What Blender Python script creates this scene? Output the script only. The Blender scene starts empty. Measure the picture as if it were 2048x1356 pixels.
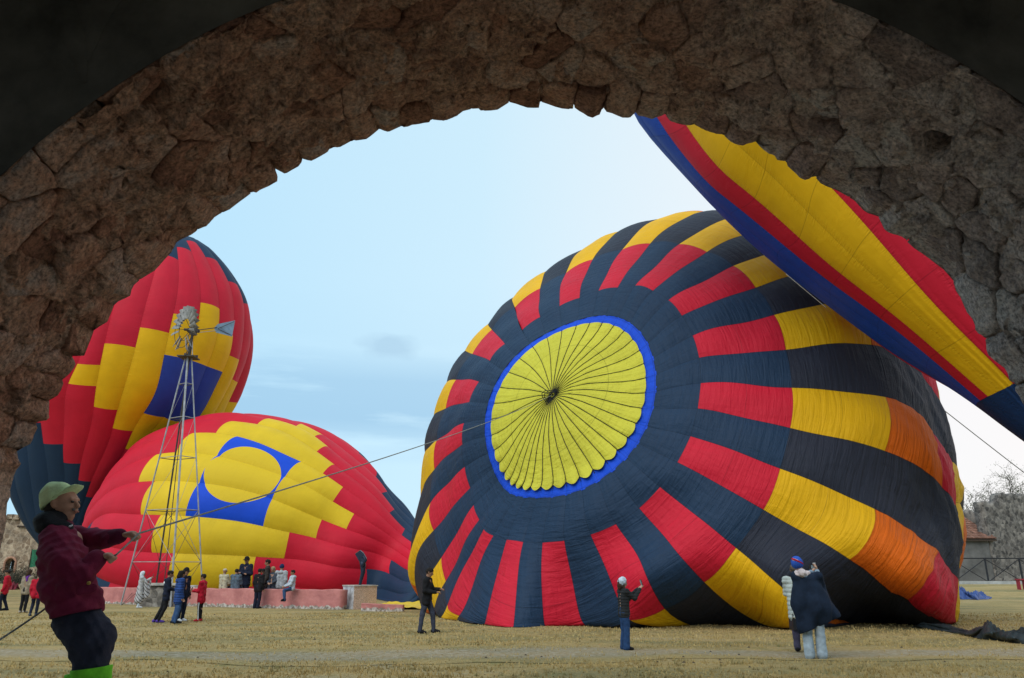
import bpy, bmesh, math, random
import numpy as np
from mathutils import Vector, noise as mnoise

# ------------------------------------------------------------------ camera, sky, sun
F_PX = 1536.0; CX, CY = 1024.0, 678.0; HOR = 1145.0; CAMZ = 1.5
PITCH = math.atan((HOR - CY) / F_PX)
cp, sp = math.cos(PITCH), math.sin(PITCH)
SC = bpy.context.scene
def unit3(az, el):
    a, e = math.radians(az), math.radians(el); return (math.sin(a) * math.cos(e), math.cos(a) * math.cos(e), math.sin(e))
COL = SC.collection
cam_d = bpy.data.cameras.new('camera'); cam = bpy.data.objects.new('camera', cam_d); COL.objects.link(cam)
cam.location = (0, 0, CAMZ); cam.rotation_euler = (math.pi / 2 + PITCH, 0, 0)
cam_d.sensor_width = 36.0; cam_d.lens = F_PX * 36.0 / 2048.0
cam_d.clip_start = 0.05; cam_d.clip_end = 3000
SC.camera = cam
SC.view_settings.view_transform = 'Standard'; SC.view_settings.look = 'None'
SC.view_settings.exposure = 0.52; SC.view_settings.gamma = 1.0; SC.view_settings.use_curve_mapping = False
SC.cycles.max_bounces = 8; SC.cycles.diffuse_bounces = 5

SUN_AZ, SUN_EL = math.radians(-150), math.radians(48)     # soft sun lamp set high behind the camera's left to lift the fronts (azimuth from +Y towards +X)
GLOW = unit3(52, 16)                                      # bright thin cloud low on the right
W = bpy.data.worlds.new('World'); SC.world = W; W.use_nodes = True
def build_sky():
    nt = W.node_tree; N = nt.nodes; L = nt.links; N.clear()
    out = N.new('ShaderNodeOutputWorld'); bg = N.new('ShaderNodeBackground'); bg.inputs[1].default_value = 0.1
    L.new(bg.outputs[0], out.inputs[0])
    sky = N.new('ShaderNodeTexSky'); sky.sky_type = 'NISHITA'; sky.sun_disc = False
    sky.sun_elevation = SUN_EL; sky.sun_rotation = SUN_AZ; sky.air_density = 1.0; sky.dust_density = 2.0
    tc = N.new('ShaderNodeTexCoord'); nrm = N.new('ShaderNodeVectorMath'); nrm.operation = 'NORMALIZE'
    L.new(tc.outputs['Generated'], nrm.inputs[0])
    sep = N.new('ShaderNodeSeparateXYZ'); L.new(nrm.outputs[0], sep.inputs[0])
    # thin veil of high cloud, whiter towards the bright cloud low on the right
    dot = N.new('ShaderNodeVectorMath'); dot.operation = 'DOT_PRODUCT'
    L.new(nrm.outputs[0], dot.inputs[0])
    dot.inputs[1].default_value = GLOW
    r1 = N.new('ShaderNodeValToRGB'); e = r1.color_ramp.elements
    e[0].position = 0.28; e[0].color = (3.7, 5.85, 7.3, 1)
    e[1].position = 0.97; e[1].color = (7.4, 6.9, 6.7, 1)
    m = r1.color_ramp.elements.new(0.62); m.color = (4.7, 6.4, 7.35, 1)
    m = r1.color_ramp.elements.new(0.80); m.color = (6.1, 6.8, 7.2, 1)
    L.new(dot.outputs['Value'], r1.inputs[0])
    # streaky cloud bands near the horizon
    mp = N.new('ShaderNodeMapping'); mp.inputs['Scale'].default_value = (2.2, 2.2, 17)
    L.new(nrm.outputs[0], mp.inputs[0])
    nz = N.new('ShaderNodeTexNoise'); nz.inputs['Scale'].default_value = 1.6; nz.inputs['Detail'].default_value = 7; nz.inputs['Roughness'].default_value = 0.55
    L.new(mp.outputs[0], nz.inputs['Vector'])
    rr = N.new('ShaderNodeValToRGB'); rr.color_ramp.elements[0].position = 0.33; rr.color_ramp.elements[1].position = 0.50
    L.new(nz.outputs[0], rr.inputs[0])
    b1 = N.new('ShaderNodeValToRGB'); el = b1.color_ramp.elements
    el[0].position = 0.13; el[0].color = (0, 0, 0, 1); el[1].position = 0.36; el[1].color = (0.0, 0.0, 0.0, 1)
    k = b1.color_ramp.elements.new(0.185); k.color = (1, 1, 1, 1)
    k = b1.color_ramp.elements.new(0.235); k.color = (.85, .85, .85, 1)
    k = b1.color_ramp.elements.new(0.275); k.color = (.12, .12, .12, 1)
    L.new(sep.outputs['Z'], b1.inputs[0])
    mul = N.new('ShaderNodeMath'); mul.operation = 'MULTIPLY'; L.new(rr.outputs[0], mul.inputs[0]); L.new(b1.outputs[0], mul.inputs[1])
    # fade the bands out towards the bright low cloud
    fd = N.new('ShaderNodeMapRange'); fd.inputs[1].default_value = 0.92; fd.inputs[2].default_value = 0.72
    L.new(dot.outputs['Value'], fd.inputs[0])
    mul2 = N.new('ShaderNodeMath'); mul2.operation = 'MULTIPLY'; L.new(mul.outputs[0], mul2.inputs[0]); L.new(fd.outputs[0], mul2.inputs[1])
    mul3 = N.new('ShaderNodeMath'); mul3.operation = 'MULTIPLY'; mul3.inputs[1].default_value = 0.75; L.new(mul2.outputs[0], mul3.inputs[0])
    mixc = N.new('ShaderNodeMixRGB'); mixc.inputs[2].default_value = (2.4, 4.2, 5.85, 1)
    L.new(mul3.outputs[0], mixc.inputs[0]); L.new(r1.outputs[0], mixc.inputs[1])
    # one small grey cloud left of the middle
    dc = N.new('ShaderNodeVectorMath'); dc.operation = 'DISTANCE'; sc3 = N.new('ShaderNodeMapping'); sc3.inputs['Scale'].default_value = (1, 1, 2.3); L.new(nrm.outputs[0], sc3.inputs[0]); L.new(sc3.outputs[0], dc.inputs[0])
    d0 = unit3(-9.6, 16.2); dc.inputs[1].default_value = (d0[0], d0[1], d0[2] * 2.3)
    nz2 = N.new('ShaderNodeTexNoise'); nz2.inputs['Scale'].default_value = 26; nz2.inputs['Detail'].default_value = 6; L.new(sc3.outputs[0], nz2.inputs['Vector'])
    cm = N.new('ShaderNodeMath'); cm.operation = 'MULTIPLY_ADD'; L.new(nz2.outputs[0], cm.inputs[0]); cm.inputs[1].default_value = -.055; L.new(dc.outputs['Value'], cm.inputs[2])
    cr = N.new('ShaderNodeMapRange'); cr.inputs[1].default_value = .018; cr.inputs[2].default_value = -.012; cr.inputs[3].default_value = 0; cr.inputs[4].default_value = .55; L.new(cm.outputs[0], cr.inputs[0])
    mixd = N.new('ShaderNodeMixRGB'); mixd.inputs[2].default_value = (2.9, 4.4, 5.7, 1); L.new(cr.outputs[0], mixd.inputs[0]); L.new(mixc.outputs[0], mixd.inputs[1]); mixc = mixd
    mixs = N.new('ShaderNodeMixRGB'); mixs.inputs[0].default_value = 0.9
    L.new(sky.outputs[0], mixs.inputs[1]); L.new(mixc.outputs[0], mixs.inputs[2])
    L.new(mixs.outputs[0], bg.inputs[0])
build_sky()
sun_d = bpy.data.lights.new('sun', 'SUN'); sun = bpy.data.objects.new('sun', sun_d); COL.objects.link(sun)
sun_d.energy = 1.5; sun_d.angle = math.radians(60); sun_d.color = (1.0, 0.92, 0.82)
sun.rotation_euler = (math.pi / 2 - SUN_EL, 0, math.pi - SUN_AZ)
sun.location = (30, 30, 40)

# ------------------------------------------------------------------ helpers
def rays(px):
    px = np.asarray(px, float).reshape(-1, 2)
    a = (px[:, 0] - CX) / F_PX; b = -(px[:, 1] - CY) / F_PX
    return np.stack([a, cp - b * sp, sp + b * cp], 1)
CAMP = np.array([0, 0, CAMZ])
def at_y(px, Y):
    r = rays(px); return CAMP + r * (np.asarray(Y, float).reshape(-1, 1) / r[:, 1:2])
def AY(x, y, Y): return at_y([(x, y)], Y)[0]
def sstep(a, b, x):
    t = np.clip((np.asarray(x, float) - a) / (b - a), 0, 1); return t * t * (3 - 2 * t)
def gz(x, y):
    """height of the field: a low threshold under the arch, flat, a gentle rise far behind"""
    return 0.33 * (1 - sstep(6.4, 9.4, y)) + 0.75 * sstep(36, 62, y)
def on_ground(px, py):
    r = rays([(px, py)])[0]; t = 5.0
    ts = np.linspace(9, 140, 6000); P = CAMP + np.outer(ts, r)
    d = P[:, 2] - gz(P[:, 0], P[:, 1]); i = np.argmax(d < 0)
    return P[i]
def unit(v): v = np.asarray(v, float); return v / np.linalg.norm(v)

def tag(o, label=None, cat=None, group=None, kind=None):
    if label: o['label'] = label
    if cat: o['category'] = cat
    if group: o['group'] = group
    if kind: o['kind'] = kind
    return o
def empty(name, loc=(0, 0, 0), label=None, cat=None, group=None):
    o = bpy.data.objects.new(name, None); COL.objects.link(o); o.location = loc; o.empty_display_size = 0.2
    return tag(o, label, cat, group)
def link(name, me, parent=None, m=None):
    o = bpy.data.objects.new(name, me); COL.objects.link(o)
    if m is not None and not me.materials: me.materials.append(m)
    if parent is not None:
        o.parent = parent; o.matrix_parent_inverse = PINV(parent)
    return o
from mathutils import Matrix
def PINV(p): return WORLD(p).inverted()
def WORLD(o):
    L = Matrix.Translation(o.location) @ o.rotation_euler.to_matrix().to_4x4() @ Matrix.Diagonal((*o.scale, 1))
    return (WORLD(o.parent) @ o.matrix_parent_inverse @ L) if o.parent else L
def mesh(name, V, F, smooth=True):
    me = bpy.data.meshes.new(name); me.from_pydata([tuple(map(float, v)) for v in V], [], [tuple(map(int, f)) for f in F])
    if smooth: me.polygons.foreach_set('use_smooth', [True] * len(me.polygons))
    me.update(); return me
def mesh_np(name, V, quads, smooth=True):
    me = bpy.data.meshes.new(name); V = np.asarray(V, np.float32); Q = np.asarray(quads, np.int32); n = Q.shape[1]
    me.vertices.add(len(V)); me.vertices.foreach_set('co', V.ravel())
    me.loops.add(Q.size); me.loops.foreach_set('vertex_index', Q.ravel())
    me.polygons.add(len(Q)); me.polygons.foreach_set('loop_start', np.arange(0, Q.size, n, dtype=np.int32))
    me.polygons.foreach_set('loop_total', np.full(len(Q), n, np.int32))
    if smooth: me.polygons.foreach_set('use_smooth', np.ones(len(Q), bool))
    me.update(calc_edges=True); me.validate(); return me
class MB:
    """collects boxes, bars, tubes and lathes into one mesh"""
    def __init__(s): s.V = []; s.F = []
    def add(s, V, F):
        n = len(s.V); s.V += [tuple(v) for v in V]; s.F += [tuple(i + n for i in f) for f in F]; return s
    def box(s, c, sz, rot=None, taper=1.0):
        c = np.asarray(c, float); h = np.asarray(sz, float) / 2; V = []
        for z in (-1, 1):
            k = taper if z > 0 else 1
            for x, y in ((-1, -1), (1, -1), (1, 1), (-1, 1)):
                v = np.array([x * h[0] * k, y * h[1] * k, z * h[2]])
                if rot is not None: v = np.asarray(rot.to_3x3() @ Vector(v))
                V.append(c + v)
        return s.add(V, [(3, 2, 1, 0), (4, 5, 6, 7), (0, 1, 5, 4), (1, 2, 6, 5), (2, 3, 7, 6), (3, 0, 4, 7)])
    def tube(s, P, r, n=8, caps=True):
        P = [np.asarray(p, float) for p in P]; R = r if hasattr(r, '__len__') else [r] * len(P); V = []; F = []
        t0 = unit(P[1] - P[0]); a = unit(np.cross(t0, [0.31, 0.2, 0.93] if abs(t0[2]) < .9 else [1, 0, 0]))
        for i, p in enumerate(P):
            t = unit(P[min(i + 1, len(P) - 1)] - P[max(i - 1, 0)]); a = unit(a - t * (a @ t)); b = np.cross(t, a)
            for k in range(n):
                q = 2 * math.pi * k / n; V.append(p + R[i] * (a * math.cos(q) + b * math.sin(q)))
        for i in range(len(P) - 1):
            for k in range(n): F.append((i * n + k, i * n + (k + 1) % n, (i + 1) * n + (k + 1) % n, (i + 1) * n + k))
        if caps: F.append(tuple(range(n - 1, -1, -1))); F.append(tuple(range((len(P) - 1) * n, len(P) * n)))
        return s.add(V, F)
    def build(s, name, m, parent=None, smooth=False):
        return link(name, mesh(name, s.V, s.F, smooth), parent, m)

# ------------------------------------------------------------------ materials
MATS = {}
def new_mat(name):
    m = bpy.data.materials.new(name); m.use_nodes = True; nt = m.node_tree; nt.nodes.clear()
    out = nt.nodes.new('ShaderNodeOutputMaterial'); b = nt.nodes.new('ShaderNodeBsdfPrincipled'); nt.links.new(b.outputs[0], out.inputs[0])
    return m, nt, b
def N_(nt, t, **kw):
    n = nt.nodes.new(t)
    for k, v in kw.items():
        if k in n.inputs: n.inputs[k].default_value = v
        else: setattr(n, k, v)
    return n
def ramp(nt, pts):
    r = nt.nodes.new('ShaderNodeValToRGB'); e = r.color_ramp.elements
    while len(e) < len(pts): e.new(0.5)
    for i, (p, c) in enumerate(pts):
        e[i].position = p; e[i].color = (*c, 1) if len(c) == 3 else c
    return r
def simple(name, col, rough=0.7, var=0.25, scale=12, bump=0.25, metal=0.0, rnd=0.0, bscale=None, detail=5, spec=0.3):
    """one colour with soft tonal noise and fine relief"""
    if name in MATS: return MATS[name]
    m, nt, b = new_mat(name); L = nt.links
    tc = N_(nt, 'ShaderNodeTexCoord')
    nz = N_(nt, 'ShaderNodeTexNoise', Scale=scale, Detail=detail, Roughness=0.6); L.new(tc.outputs['Object'], nz.inputs['Vector'])
    c = np.array(col); r = ramp(nt, [(0.3, tuple(c * (1 - var))), (0.7, tuple(np.minimum(c * (1 + var), 1)))]); L.new(nz.outputs[0], r.inputs[0])
    src = r.outputs[0]
    if rnd:
        oi = N_(nt, 'ShaderNodeObjectInfo'); mr = N_(nt, 'ShaderNodeMapRange'); mr.inputs[3].default_value = 1 - rnd; mr.inputs[4].default_value = 1 + rnd
        L.new(oi.outputs['Random'], mr.inputs[0]); mx = N_(nt, 'ShaderNodeVectorMath', operation='SCALE'); L.new(src, mx.inputs[0]); L.new(mr.outputs[0], mx.inputs['Scale']); src = mx.outputs[0]
    L.new(src, b.inputs['Base Color']); b.inputs['Roughness'].default_value = rough; b.inputs['Metallic'].default_value = metal
    b.inputs['Specular IOR Level'].default_value = spec
    if bump:
        n2 = N_(nt, 'ShaderNodeTexNoise', Scale=bscale or scale * 3, Detail=6, Roughness=0.6); L.new(tc.outputs['Object'], n2.inputs['Vector'])
        bp = N_(nt, 'ShaderNodeBump', Strength=bump, Distance=0.02); L.new(n2.outputs[0], bp.inputs['Height']); L.new(bp.outputs[0], b.inputs['Normal'])
    MATS[name] = m; return m

FABRIC = {'red': (0.53, 0.012, 0.032), 'yellow': (0.72, 0.39, 0.006), 'lemon': (0.55, 0.50, 0.045), 'straw': (0.66, 0.44, 0.018), 'navy': (0.014, 0.034, 0.072), 'black': (0.024, 0.027, 0.042),  # straw is the lying balloon's yellow with sky haze put into it
          'blue': (0.024, 0.048, 0.27), 'royal': (0.008, 0.065, 0.55), 'orange': (0.66, 0.12, 0.006), 'deep_blue': (0.008, 0.03, 0.10), 'mid_blue': (0.014, 0.060, 0.36)}
def fabric(color, style='smooth', circle=False):
    """ripstop balloon cloth: UV x = gore coordinate (whole numbers are seams), y = metres from the crown"""
    key = 'fabric_%s_%s%s' % (color, style, '_circle' if circle else '')
    if key in MATS: return MATS[key]
    m, nt, b = new_mat(key); L = nt.links
    uv = N_(nt, 'ShaderNodeUVMap'); sp_ = N_(nt, 'ShaderNodeSeparateXYZ'); L.new(uv.outputs[0], sp_.inputs[0])
    fr = N_(nt, 'ShaderNodeMath', operation='FRACT'); L.new(sp_.outputs[0], fr.inputs[0])
    s1 = N_(nt, 'ShaderNodeMath', operation='SUBTRACT'); L.new(fr.outputs[0], s1.inputs[0]); s1.inputs[1].default_value = 0.5
    ab = N_(nt, 'ShaderNodeMath', operation='ABSOLUTE'); L.new(s1.outputs[0], ab.inputs[0])
    col = np.array(FABRIC[color])
    tc = N_(nt, 'ShaderNodeTexCoord')
    nz = N_(nt, 'ShaderNodeTexNoise', Scale=0.9, Detail=4); L.new(tc.outputs['Object'], nz.inputs['Vector'])
    r = ramp(nt, [(0.3, tuple(col * 0.93)), (0.7, tuple(col * 1.07))]); L.new(nz.outputs[0], r.inputs[0]); src = r.outputs[0]
    if circle:
        a = N_(nt, 'ShaderNodeMapping'); a.vector_type = 'POINT'
        cu, cv, ru, rv = circle
        a.inputs['Location'].default_value = (-cu / ru, -cv / rv, 0); a.inputs['Scale'].default_value = (1 / ru, 1 / rv, 1); L.new(uv.outputs[0], a.inputs[0])
        ln = N_(nt, 'ShaderNodeVectorMath', operation='LENGTH'); L.new(a.outputs[0], ln.inputs[0])
        lt = N_(nt, 'ShaderNodeMath', operation='LESS_THAN'); L.new(ln.outputs['Value'], lt.inputs[0]); lt.inputs[1].default_value = 1.0
        mc = N_(nt, 'ShaderNodeMixRGB'); mc.inputs[2].default_value = (*FABRIC['straw'], 1); L.new(lt.outputs[0], mc.inputs[0]); L.new(src, mc.inputs[1]); src = mc.outputs[0]
    # sewn seam tape: a dark line along each gore seam and fainter lines along the row seams
    sw = 0.487 if style != 'smooth' else 0.492
    gt = N_(nt, 'ShaderNodeMapRange'); gt.inputs[1].default_value = sw; gt.inputs[2].default_value = 0.5; gt.inputs[4].default_value = 0.75 if style in ('wrinkled', 'pleated') else 0.4; L.new(ab.outputs[0], gt.inputs[0])
    dv = N_(nt, 'ShaderNodeMath', operation='DIVIDE'); L.new(sp_.outputs[1], dv.inputs[0]); dv.inputs[1].default_value = {'wrinkled': 1.4, 'pleated': 1.4, 'taut': 2.0}.get(style, 0.7)
    f2 = N_(nt, 'ShaderNodeMath', operation='FRACT'); L.new(dv.outputs[0], f2.inputs[0])
    s2 = N_(nt, 'ShaderNodeMath', operation='SUBTRACT'); L.new(f2.outputs[0], s2.inputs[0]); s2.inputs[1].default_value = 0.5
    a2 = N_(nt, 'ShaderNodeMath', operation='ABSOLUTE'); L.new(s2.outputs[0], a2.inputs[0])
    g2 = N_(nt, 'ShaderNodeMapRange'); g2.inputs[1].default_value = 0.488; g2.inputs[2].default_value = 0.5; g2.inputs[4].default_value = 0.42 if style != 'smooth' else 0.08; L.new(a2.outputs[0], g2.inputs[0])
    mxx = N_(nt, 'ShaderNodeMath', operation='MAXIMUM'); L.new(gt.outputs[0], mxx.inputs[0]); L.new(g2.outputs[0], mxx.inputs[1])
    dk = N_(nt, 'ShaderNodeMixRGB'); dk.inputs[2].default_value = (*(col * 0.12), 1); L.new(mxx.outputs[0], dk.inputs[0]); L.new(src, dk.inputs[1])
    L.new(dk.outputs[0], b.inputs['Base Color'])
    b.inputs['Roughness'].default_value = 0.6; b.inputs['Specular IOR Level'].default_value = 0.16
    # creases
    if style in ('wrinkled', 'pleated'):
        pl = style == 'pleated'
        mp = N_(nt, 'ShaderNodeMapping'); mp.inputs['Scale'].default_value = (0.42, 4.6, 1) if pl else (0.75, 5.2, 1); mp.inputs['Rotation'].default_value = (0, 0, 0.22); L.new(uv.outputs[0], mp.inputs[0])
        n1 = N_(nt, 'ShaderNodeTexNoise', Scale=1.5, Detail=5, Roughness=0.55, Distortion=0.5); L.new(mp.outputs[0], n1.inputs['Vector'])
        mp2 = N_(nt, 'ShaderNodeMapping'); mp2.inputs['Scale'].default_value = (3.0, 0.9, 1); mp2.inputs['Rotation'].default_value = (0, 0, 0.6); L.new(uv.outputs[0], mp2.inputs[0])
        n2 = N_(nt, 'ShaderNodeTexNoise', Scale=1.4, Detail=4, Roughness=0.5, Distortion=0.4); L.new(mp2.outputs[0], n2.inputs['Vector'])
        ad = N_(nt, 'ShaderNodeMath', operation='MULTIPLY_ADD'); L.new(n2.outputs[0], ad.inputs[0]); ad.inputs[1].default_value = 0.8; L.new(n1.outputs[0], ad.inputs[2])
        bp = N_(nt, 'ShaderNodeBump', Strength=0.85 if pl else 0.6, Distance=0.16 if pl else 0.10); L.new(ad.outputs[0], bp.inputs['Height'])
    else:
        mp = N_(nt, 'ShaderNodeMapping'); mp.inputs['Scale'].default_value = (1.2, 1.6, 1); L.new(uv.outputs[0], mp.inputs[0])
        n1 = N_(nt, 'ShaderNodeTexNoise', Scale=1.3, Detail=5, Roughness=0.5, Distortion=0.6); L.new(mp.outputs[0], n1.inputs['Vector'])
        mp2 = N_(nt, 'ShaderNodeMapping'); mp2.inputs['Scale'].default_value = (2.2, 11, 1); L.new(uv.outputs[0], mp2.inputs[0])
        n2 = N_(nt, 'ShaderNodeTexNoise', Scale=1.6, Detail=3, Roughness=0.5, Distortion=0.3); L.new(mp2.outputs[0], n2.inputs['Vector'])
        pk = N_(nt, 'ShaderNodeMapRange'); pk.inputs[1].default_value = .22; pk.inputs[2].default_value = .5; pk.inputs[4].default_value = .9; L.new(ab.outputs[0], pk.inputs[0])
        pm = N_(nt, 'ShaderNodeMath', operation='MULTIPLY'); L.new(n2.outputs[0], pm.inputs[0]); L.new(pk.outputs[0], pm.inputs[1])
        ad = N_(nt, 'ShaderNodeMath', operation='MULTIPLY_ADD'); L.new(n1.outputs[0], ad.inputs[0]); ad.inputs[1].default_value = .6; L.new(pm.outputs[0], ad.inputs[2])
        bp = N_(nt, 'ShaderNodeBump', Strength=0.45, Distance=0.09); L.new(ad.outputs[0], bp.inputs['Height'])
    L.new(bp.outputs[0], b.inputs['Normal'])
    MATS[key] = m; return m
# ------------------------------------------------------------------ balloons
def profile(s, R, t1):
    th = np.asarray(s, float) / R; thc = np.minimum(th, t1)
    r = R * np.sin(thc); h = R * np.cos(thc); ex = np.maximum(th - t1, 0) * R
    r = r + ex * math.cos(t1); h = h - ex * math.sin(t1)
    return np.where(ex > 0, np.maximum(r, 0.7), r), h
def balloon_base(u, v, p, N, lying):
    cx, cy, cz, az, el, roll, R, ka, k1, k2, t1 = p
    A = np.array([math.sin(az) * math.cos(el), -math.cos(az) * math.cos(el), math.sin(el)])
    E1 = unit(np.cross(A, [0, 0, 1.0])); E2 = np.cross(E1, A)
    ph = 2 * math.pi * np.asarray(u, float) / N + roll; r, h = profile(v, R, t1)
    P = np.array([cx, cy, cz]) + np.outer(h * ka, A) + np.outer(r * np.cos(ph) * k1, E1) + np.outer(r * np.sin(ph) * k2, E2)
    if lying:
        z = P[:, 2]; P[:, 2] = 0.5 * (z + np.sqrt(z * z + 0.25))
    return P
def cam_scale(P, k): return CAMP + (P - CAMP) * k
class Warp:
    """smooth deformation of the ideal envelope to its real half-inflated shape: known points of the seams -> where they really lie"""
    def __init__(s, src, dst, smooth=0.02, fall=5.0):
        s.c = src; s.fall = fall; D = dst - src
        K = np.linalg.norm(src[:, None] - src[None], axis=2); K = np.exp(-(K / 2.6) ** 2) + 0.55 * np.exp(-(K / 7.0) ** 2)
        K[np.diag_indices(len(src))] += smooth; s.w = np.linalg.solve(K, D)
    def __call__(s, P):
        out = np.empty_like(P)
        for i in range(0, len(P), 4000):
            Q = P[i:i + 4000]; d = np.linalg.norm(Q[:, None] - s.c[None], axis=2)
            out[i:i + 4000] = Q + (np.exp(-(d / 2.6) ** 2) + 0.55 * np.exp(-(d / 7.0) ** 2)) @ s.w
        return out
def project(P):
    P = np.asarray(P, float).reshape(-1, 3); x, y, z = P[:, 0], P[:, 1], P[:, 2] - CAMZ
    d = y * cp + z * sp; u = -y * sp + z * cp; return np.stack([CX + F_PX * x / d, CY - F_PX * u / d], 1)
def along_ray(P, px):
    """the point on the sight line of px at the same depth as P"""
    r = rays(px); return CAMP + r * (P[:, 1:2] / r[:, 1:2])

def build_balloon(root, N, p, ctrl, ground_ctrl, panels, vs, nu, bulge, lying, style, vof=lambda k: k, ks=1.0, uv_v=None, skip=None, smooth=0.02, extra=None, sil=None):
    """panels(g) -> [(v0, v1, colour)]; vs = sorted v samples incl. all panel edges; returns the surface function"""
    C = np.array(ctrl, float)
    base = lambda u, v: cam_scale(balloon_base(u, v, p, N, lying), ks)
    src = base(C[:, 0], vof(C[:, 1])); dst = along_ray(src, C[:, 2:4])
    if sil:
        # outline points: slide each along its parallel until it really is the rim seen from the arch
        SL = np.array(sil, float); cpx = project(base(np.linspace(0, N, 60), np.full(60, vof(np.array([np.median(SL[:, 1])]))[0]))).mean(0)
        tg = np.gradient(SL[:, 2:4], axis=0); nn_ = np.stack([-tg[:, 1], tg[:, 0]], 1); nn_ /= np.linalg.norm(nn_, axis=1)[:, None]
        nn_ *= np.sign(((SL[:, 2:4] - cpx) * nn_).sum(1))[:, None]; us_ = SL[:, 0].copy()
        for it in range(5):
            s3 = base(us_, vof(SL[:, 1])); d3 = along_ray(s3, SL[:, 2:4]); w3 = Warp(np.vstack([src, s3]), np.vstack([dst, d3]), smooth)
            for i in range(len(SL)):
                uu = us_[i] + np.linspace(-2.5, 2.5, 41); e = project(w3(base(uu % N, np.full(41, vof(SL[i:i + 1, 1])[0])))) @ nn_[i]; us_[i] += .7 * (uu[np.argmax(e)] - us_[i])
        s3 = base(us_, vof(SL[:, 1])); src = np.vstack([src, s3]); dst = np.vstack([dst, along_ray(s3, SL[:, 2:4])])
    if ground_ctrl:
        G = np.array(ground_ctrl, float); s2 = base(G[:, 0], vof(G[:, 1]))
        d2 = np.array([on_ground(x, y) for x, y in G[:, 2:4]]); src = np.vstack([src, s2]); dst = np.vstack([dst, d2])
    # wrap-around copies are not needed: the base is a closed surface in space
    wp = Warp(src, dst, smooth)
    us = np.arange(0, N * nu + 1) / nu; vs = np.asarray(vs, float)
    U, V = np.meshgrid(us, vs, indexing='ij')
    P = wp(base(U.ravel() % N, vof(V.ravel()))).reshape(len(us), len(vs), 3)
    P[-1] = P[0]
    # gores billow out between the seam tapes
    du = np.roll(P[:-1], -1, 0) - np.roll(P[:-1], 1, 0); du = np.concatenate([du, du[:1]]); dv = np.gradient(P, axis=1)
    n = np.cross(du, dv); n /= np.maximum(np.linalg.norm(n, axis=2, keepdims=True), 1e-9)
    ctr = P.mean((0, 1)); 
    if np.sum((P - ctr) * n) < 0: n = -n
    width = np.linalg.norm(P[nu:] - P[:-nu], axis=2); width = np.concatenate([width, width[:nu]])[:len(us)]
    fr = (np.arange(len(us)) % nu) / nu
    b = (np.sin(np.pi * fr) ** 0.75)[:, None] * np.minimum(bulge * width, 0.42)
    if extra is not None: b = b + extra(U, V, P)
    P = P + n * b[..., None]
    floor = gz(P[..., 0], P[..., 1]) + 0.015
    P[..., 2] = np.maximum(P[..., 2], floor)
    vi = {round(float(v), 4): i for i, v in enumerate(vs)}
    view = CAMP - P; facing = (n * view).sum(2) > 0
    back = []
    for g in range(N):
        for (v0, v1, colr) in panels(g):
            j0, j1 = vi[round(v0, 4)], vi[round(v1, 4)]; i0, i1 = g * nu, (g + 1) * nu
            sub = P[i0:i1 + 1, j0:j1 + 1]; w, h = sub.shape[:2]
            idx = np.arange(w * h).reshape(w, h)
            Q = np.stack([idx[:-1, :-1], idx[1:, :-1], idx[1:, 1:], idx[:-1, 1:]], -1).reshape(-1, 4)
            uu = (np.arange(w) / nu + g)[:, None].repeat(h, 1); vv = (vs[j0:j1 + 1] if uv_v is None else uv_v(vs[j0:j1 + 1]))[None, :].repeat(w, 0)
            uvc = np.stack([np.clip(uu, g + 1e-3, g + 1 - 1e-3), vv], -1).reshape(-1, 2)
            nn = n[i0:i1 + 1, j0:j1 + 1]; fl = np.sum(np.cross(sub[1:, :-1] - sub[:-1, :-1], sub[:-1, 1:] - sub[:-1, :-1]) * nn[:-1, :-1]) < 0
            if fl: Q = Q[:, ::-1]
            if not facing[i0:i1 + 1, j0:j1 + 1].any() or (skip and skip(g, v0, sub)):
                back.append((sub.reshape(-1, 3), Q, uvc, colr)); continue
            me = mesh_np('fabric_panel', sub.reshape(-1, 3), Q); set_uv(me, uvc)
            link('fabric_panel', me, root, colr if not isinstance(colr, str) else fabric(colr, style))
    if back:
        VV = []; QQ = []; UU = []; MI = []; ms = []; off = 0
        for (a, Q, uvc, c) in back:
            c = c if not isinstance(c, str) else fabric(c, style)
            if c not in ms: ms.append(c)
            VV.append(a); QQ.append(Q + off); UU.append(uvc); MI += [ms.index(c)] * len(Q); off += len(a)
        me = mesh_np('rear_fabric', np.vstack(VV), np.vstack(QQ)); 
        for m in ms: me.materials.append(m)
        me.polygons.foreach_set('material_index', MI); set_uv(me, np.vstack(UU)); o = link('rear_fabric', me, root)
    surf = lambda u, v: wp(base(np.atleast_1d(np.asarray(u, float)) % N, vof(np.atleast_1d(np.asarray(v, float)))))
    return surf
def set_uv(me, uvc):
    uv = me.uv_layers.new(name='UVMap'); li = np.empty(len(me.loops), np.int32); me.loops.foreach_get('vertex_index', li)
    uv.data.foreach_set('uv', np.asarray(uvc, np.float32)[li].ravel())

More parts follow.
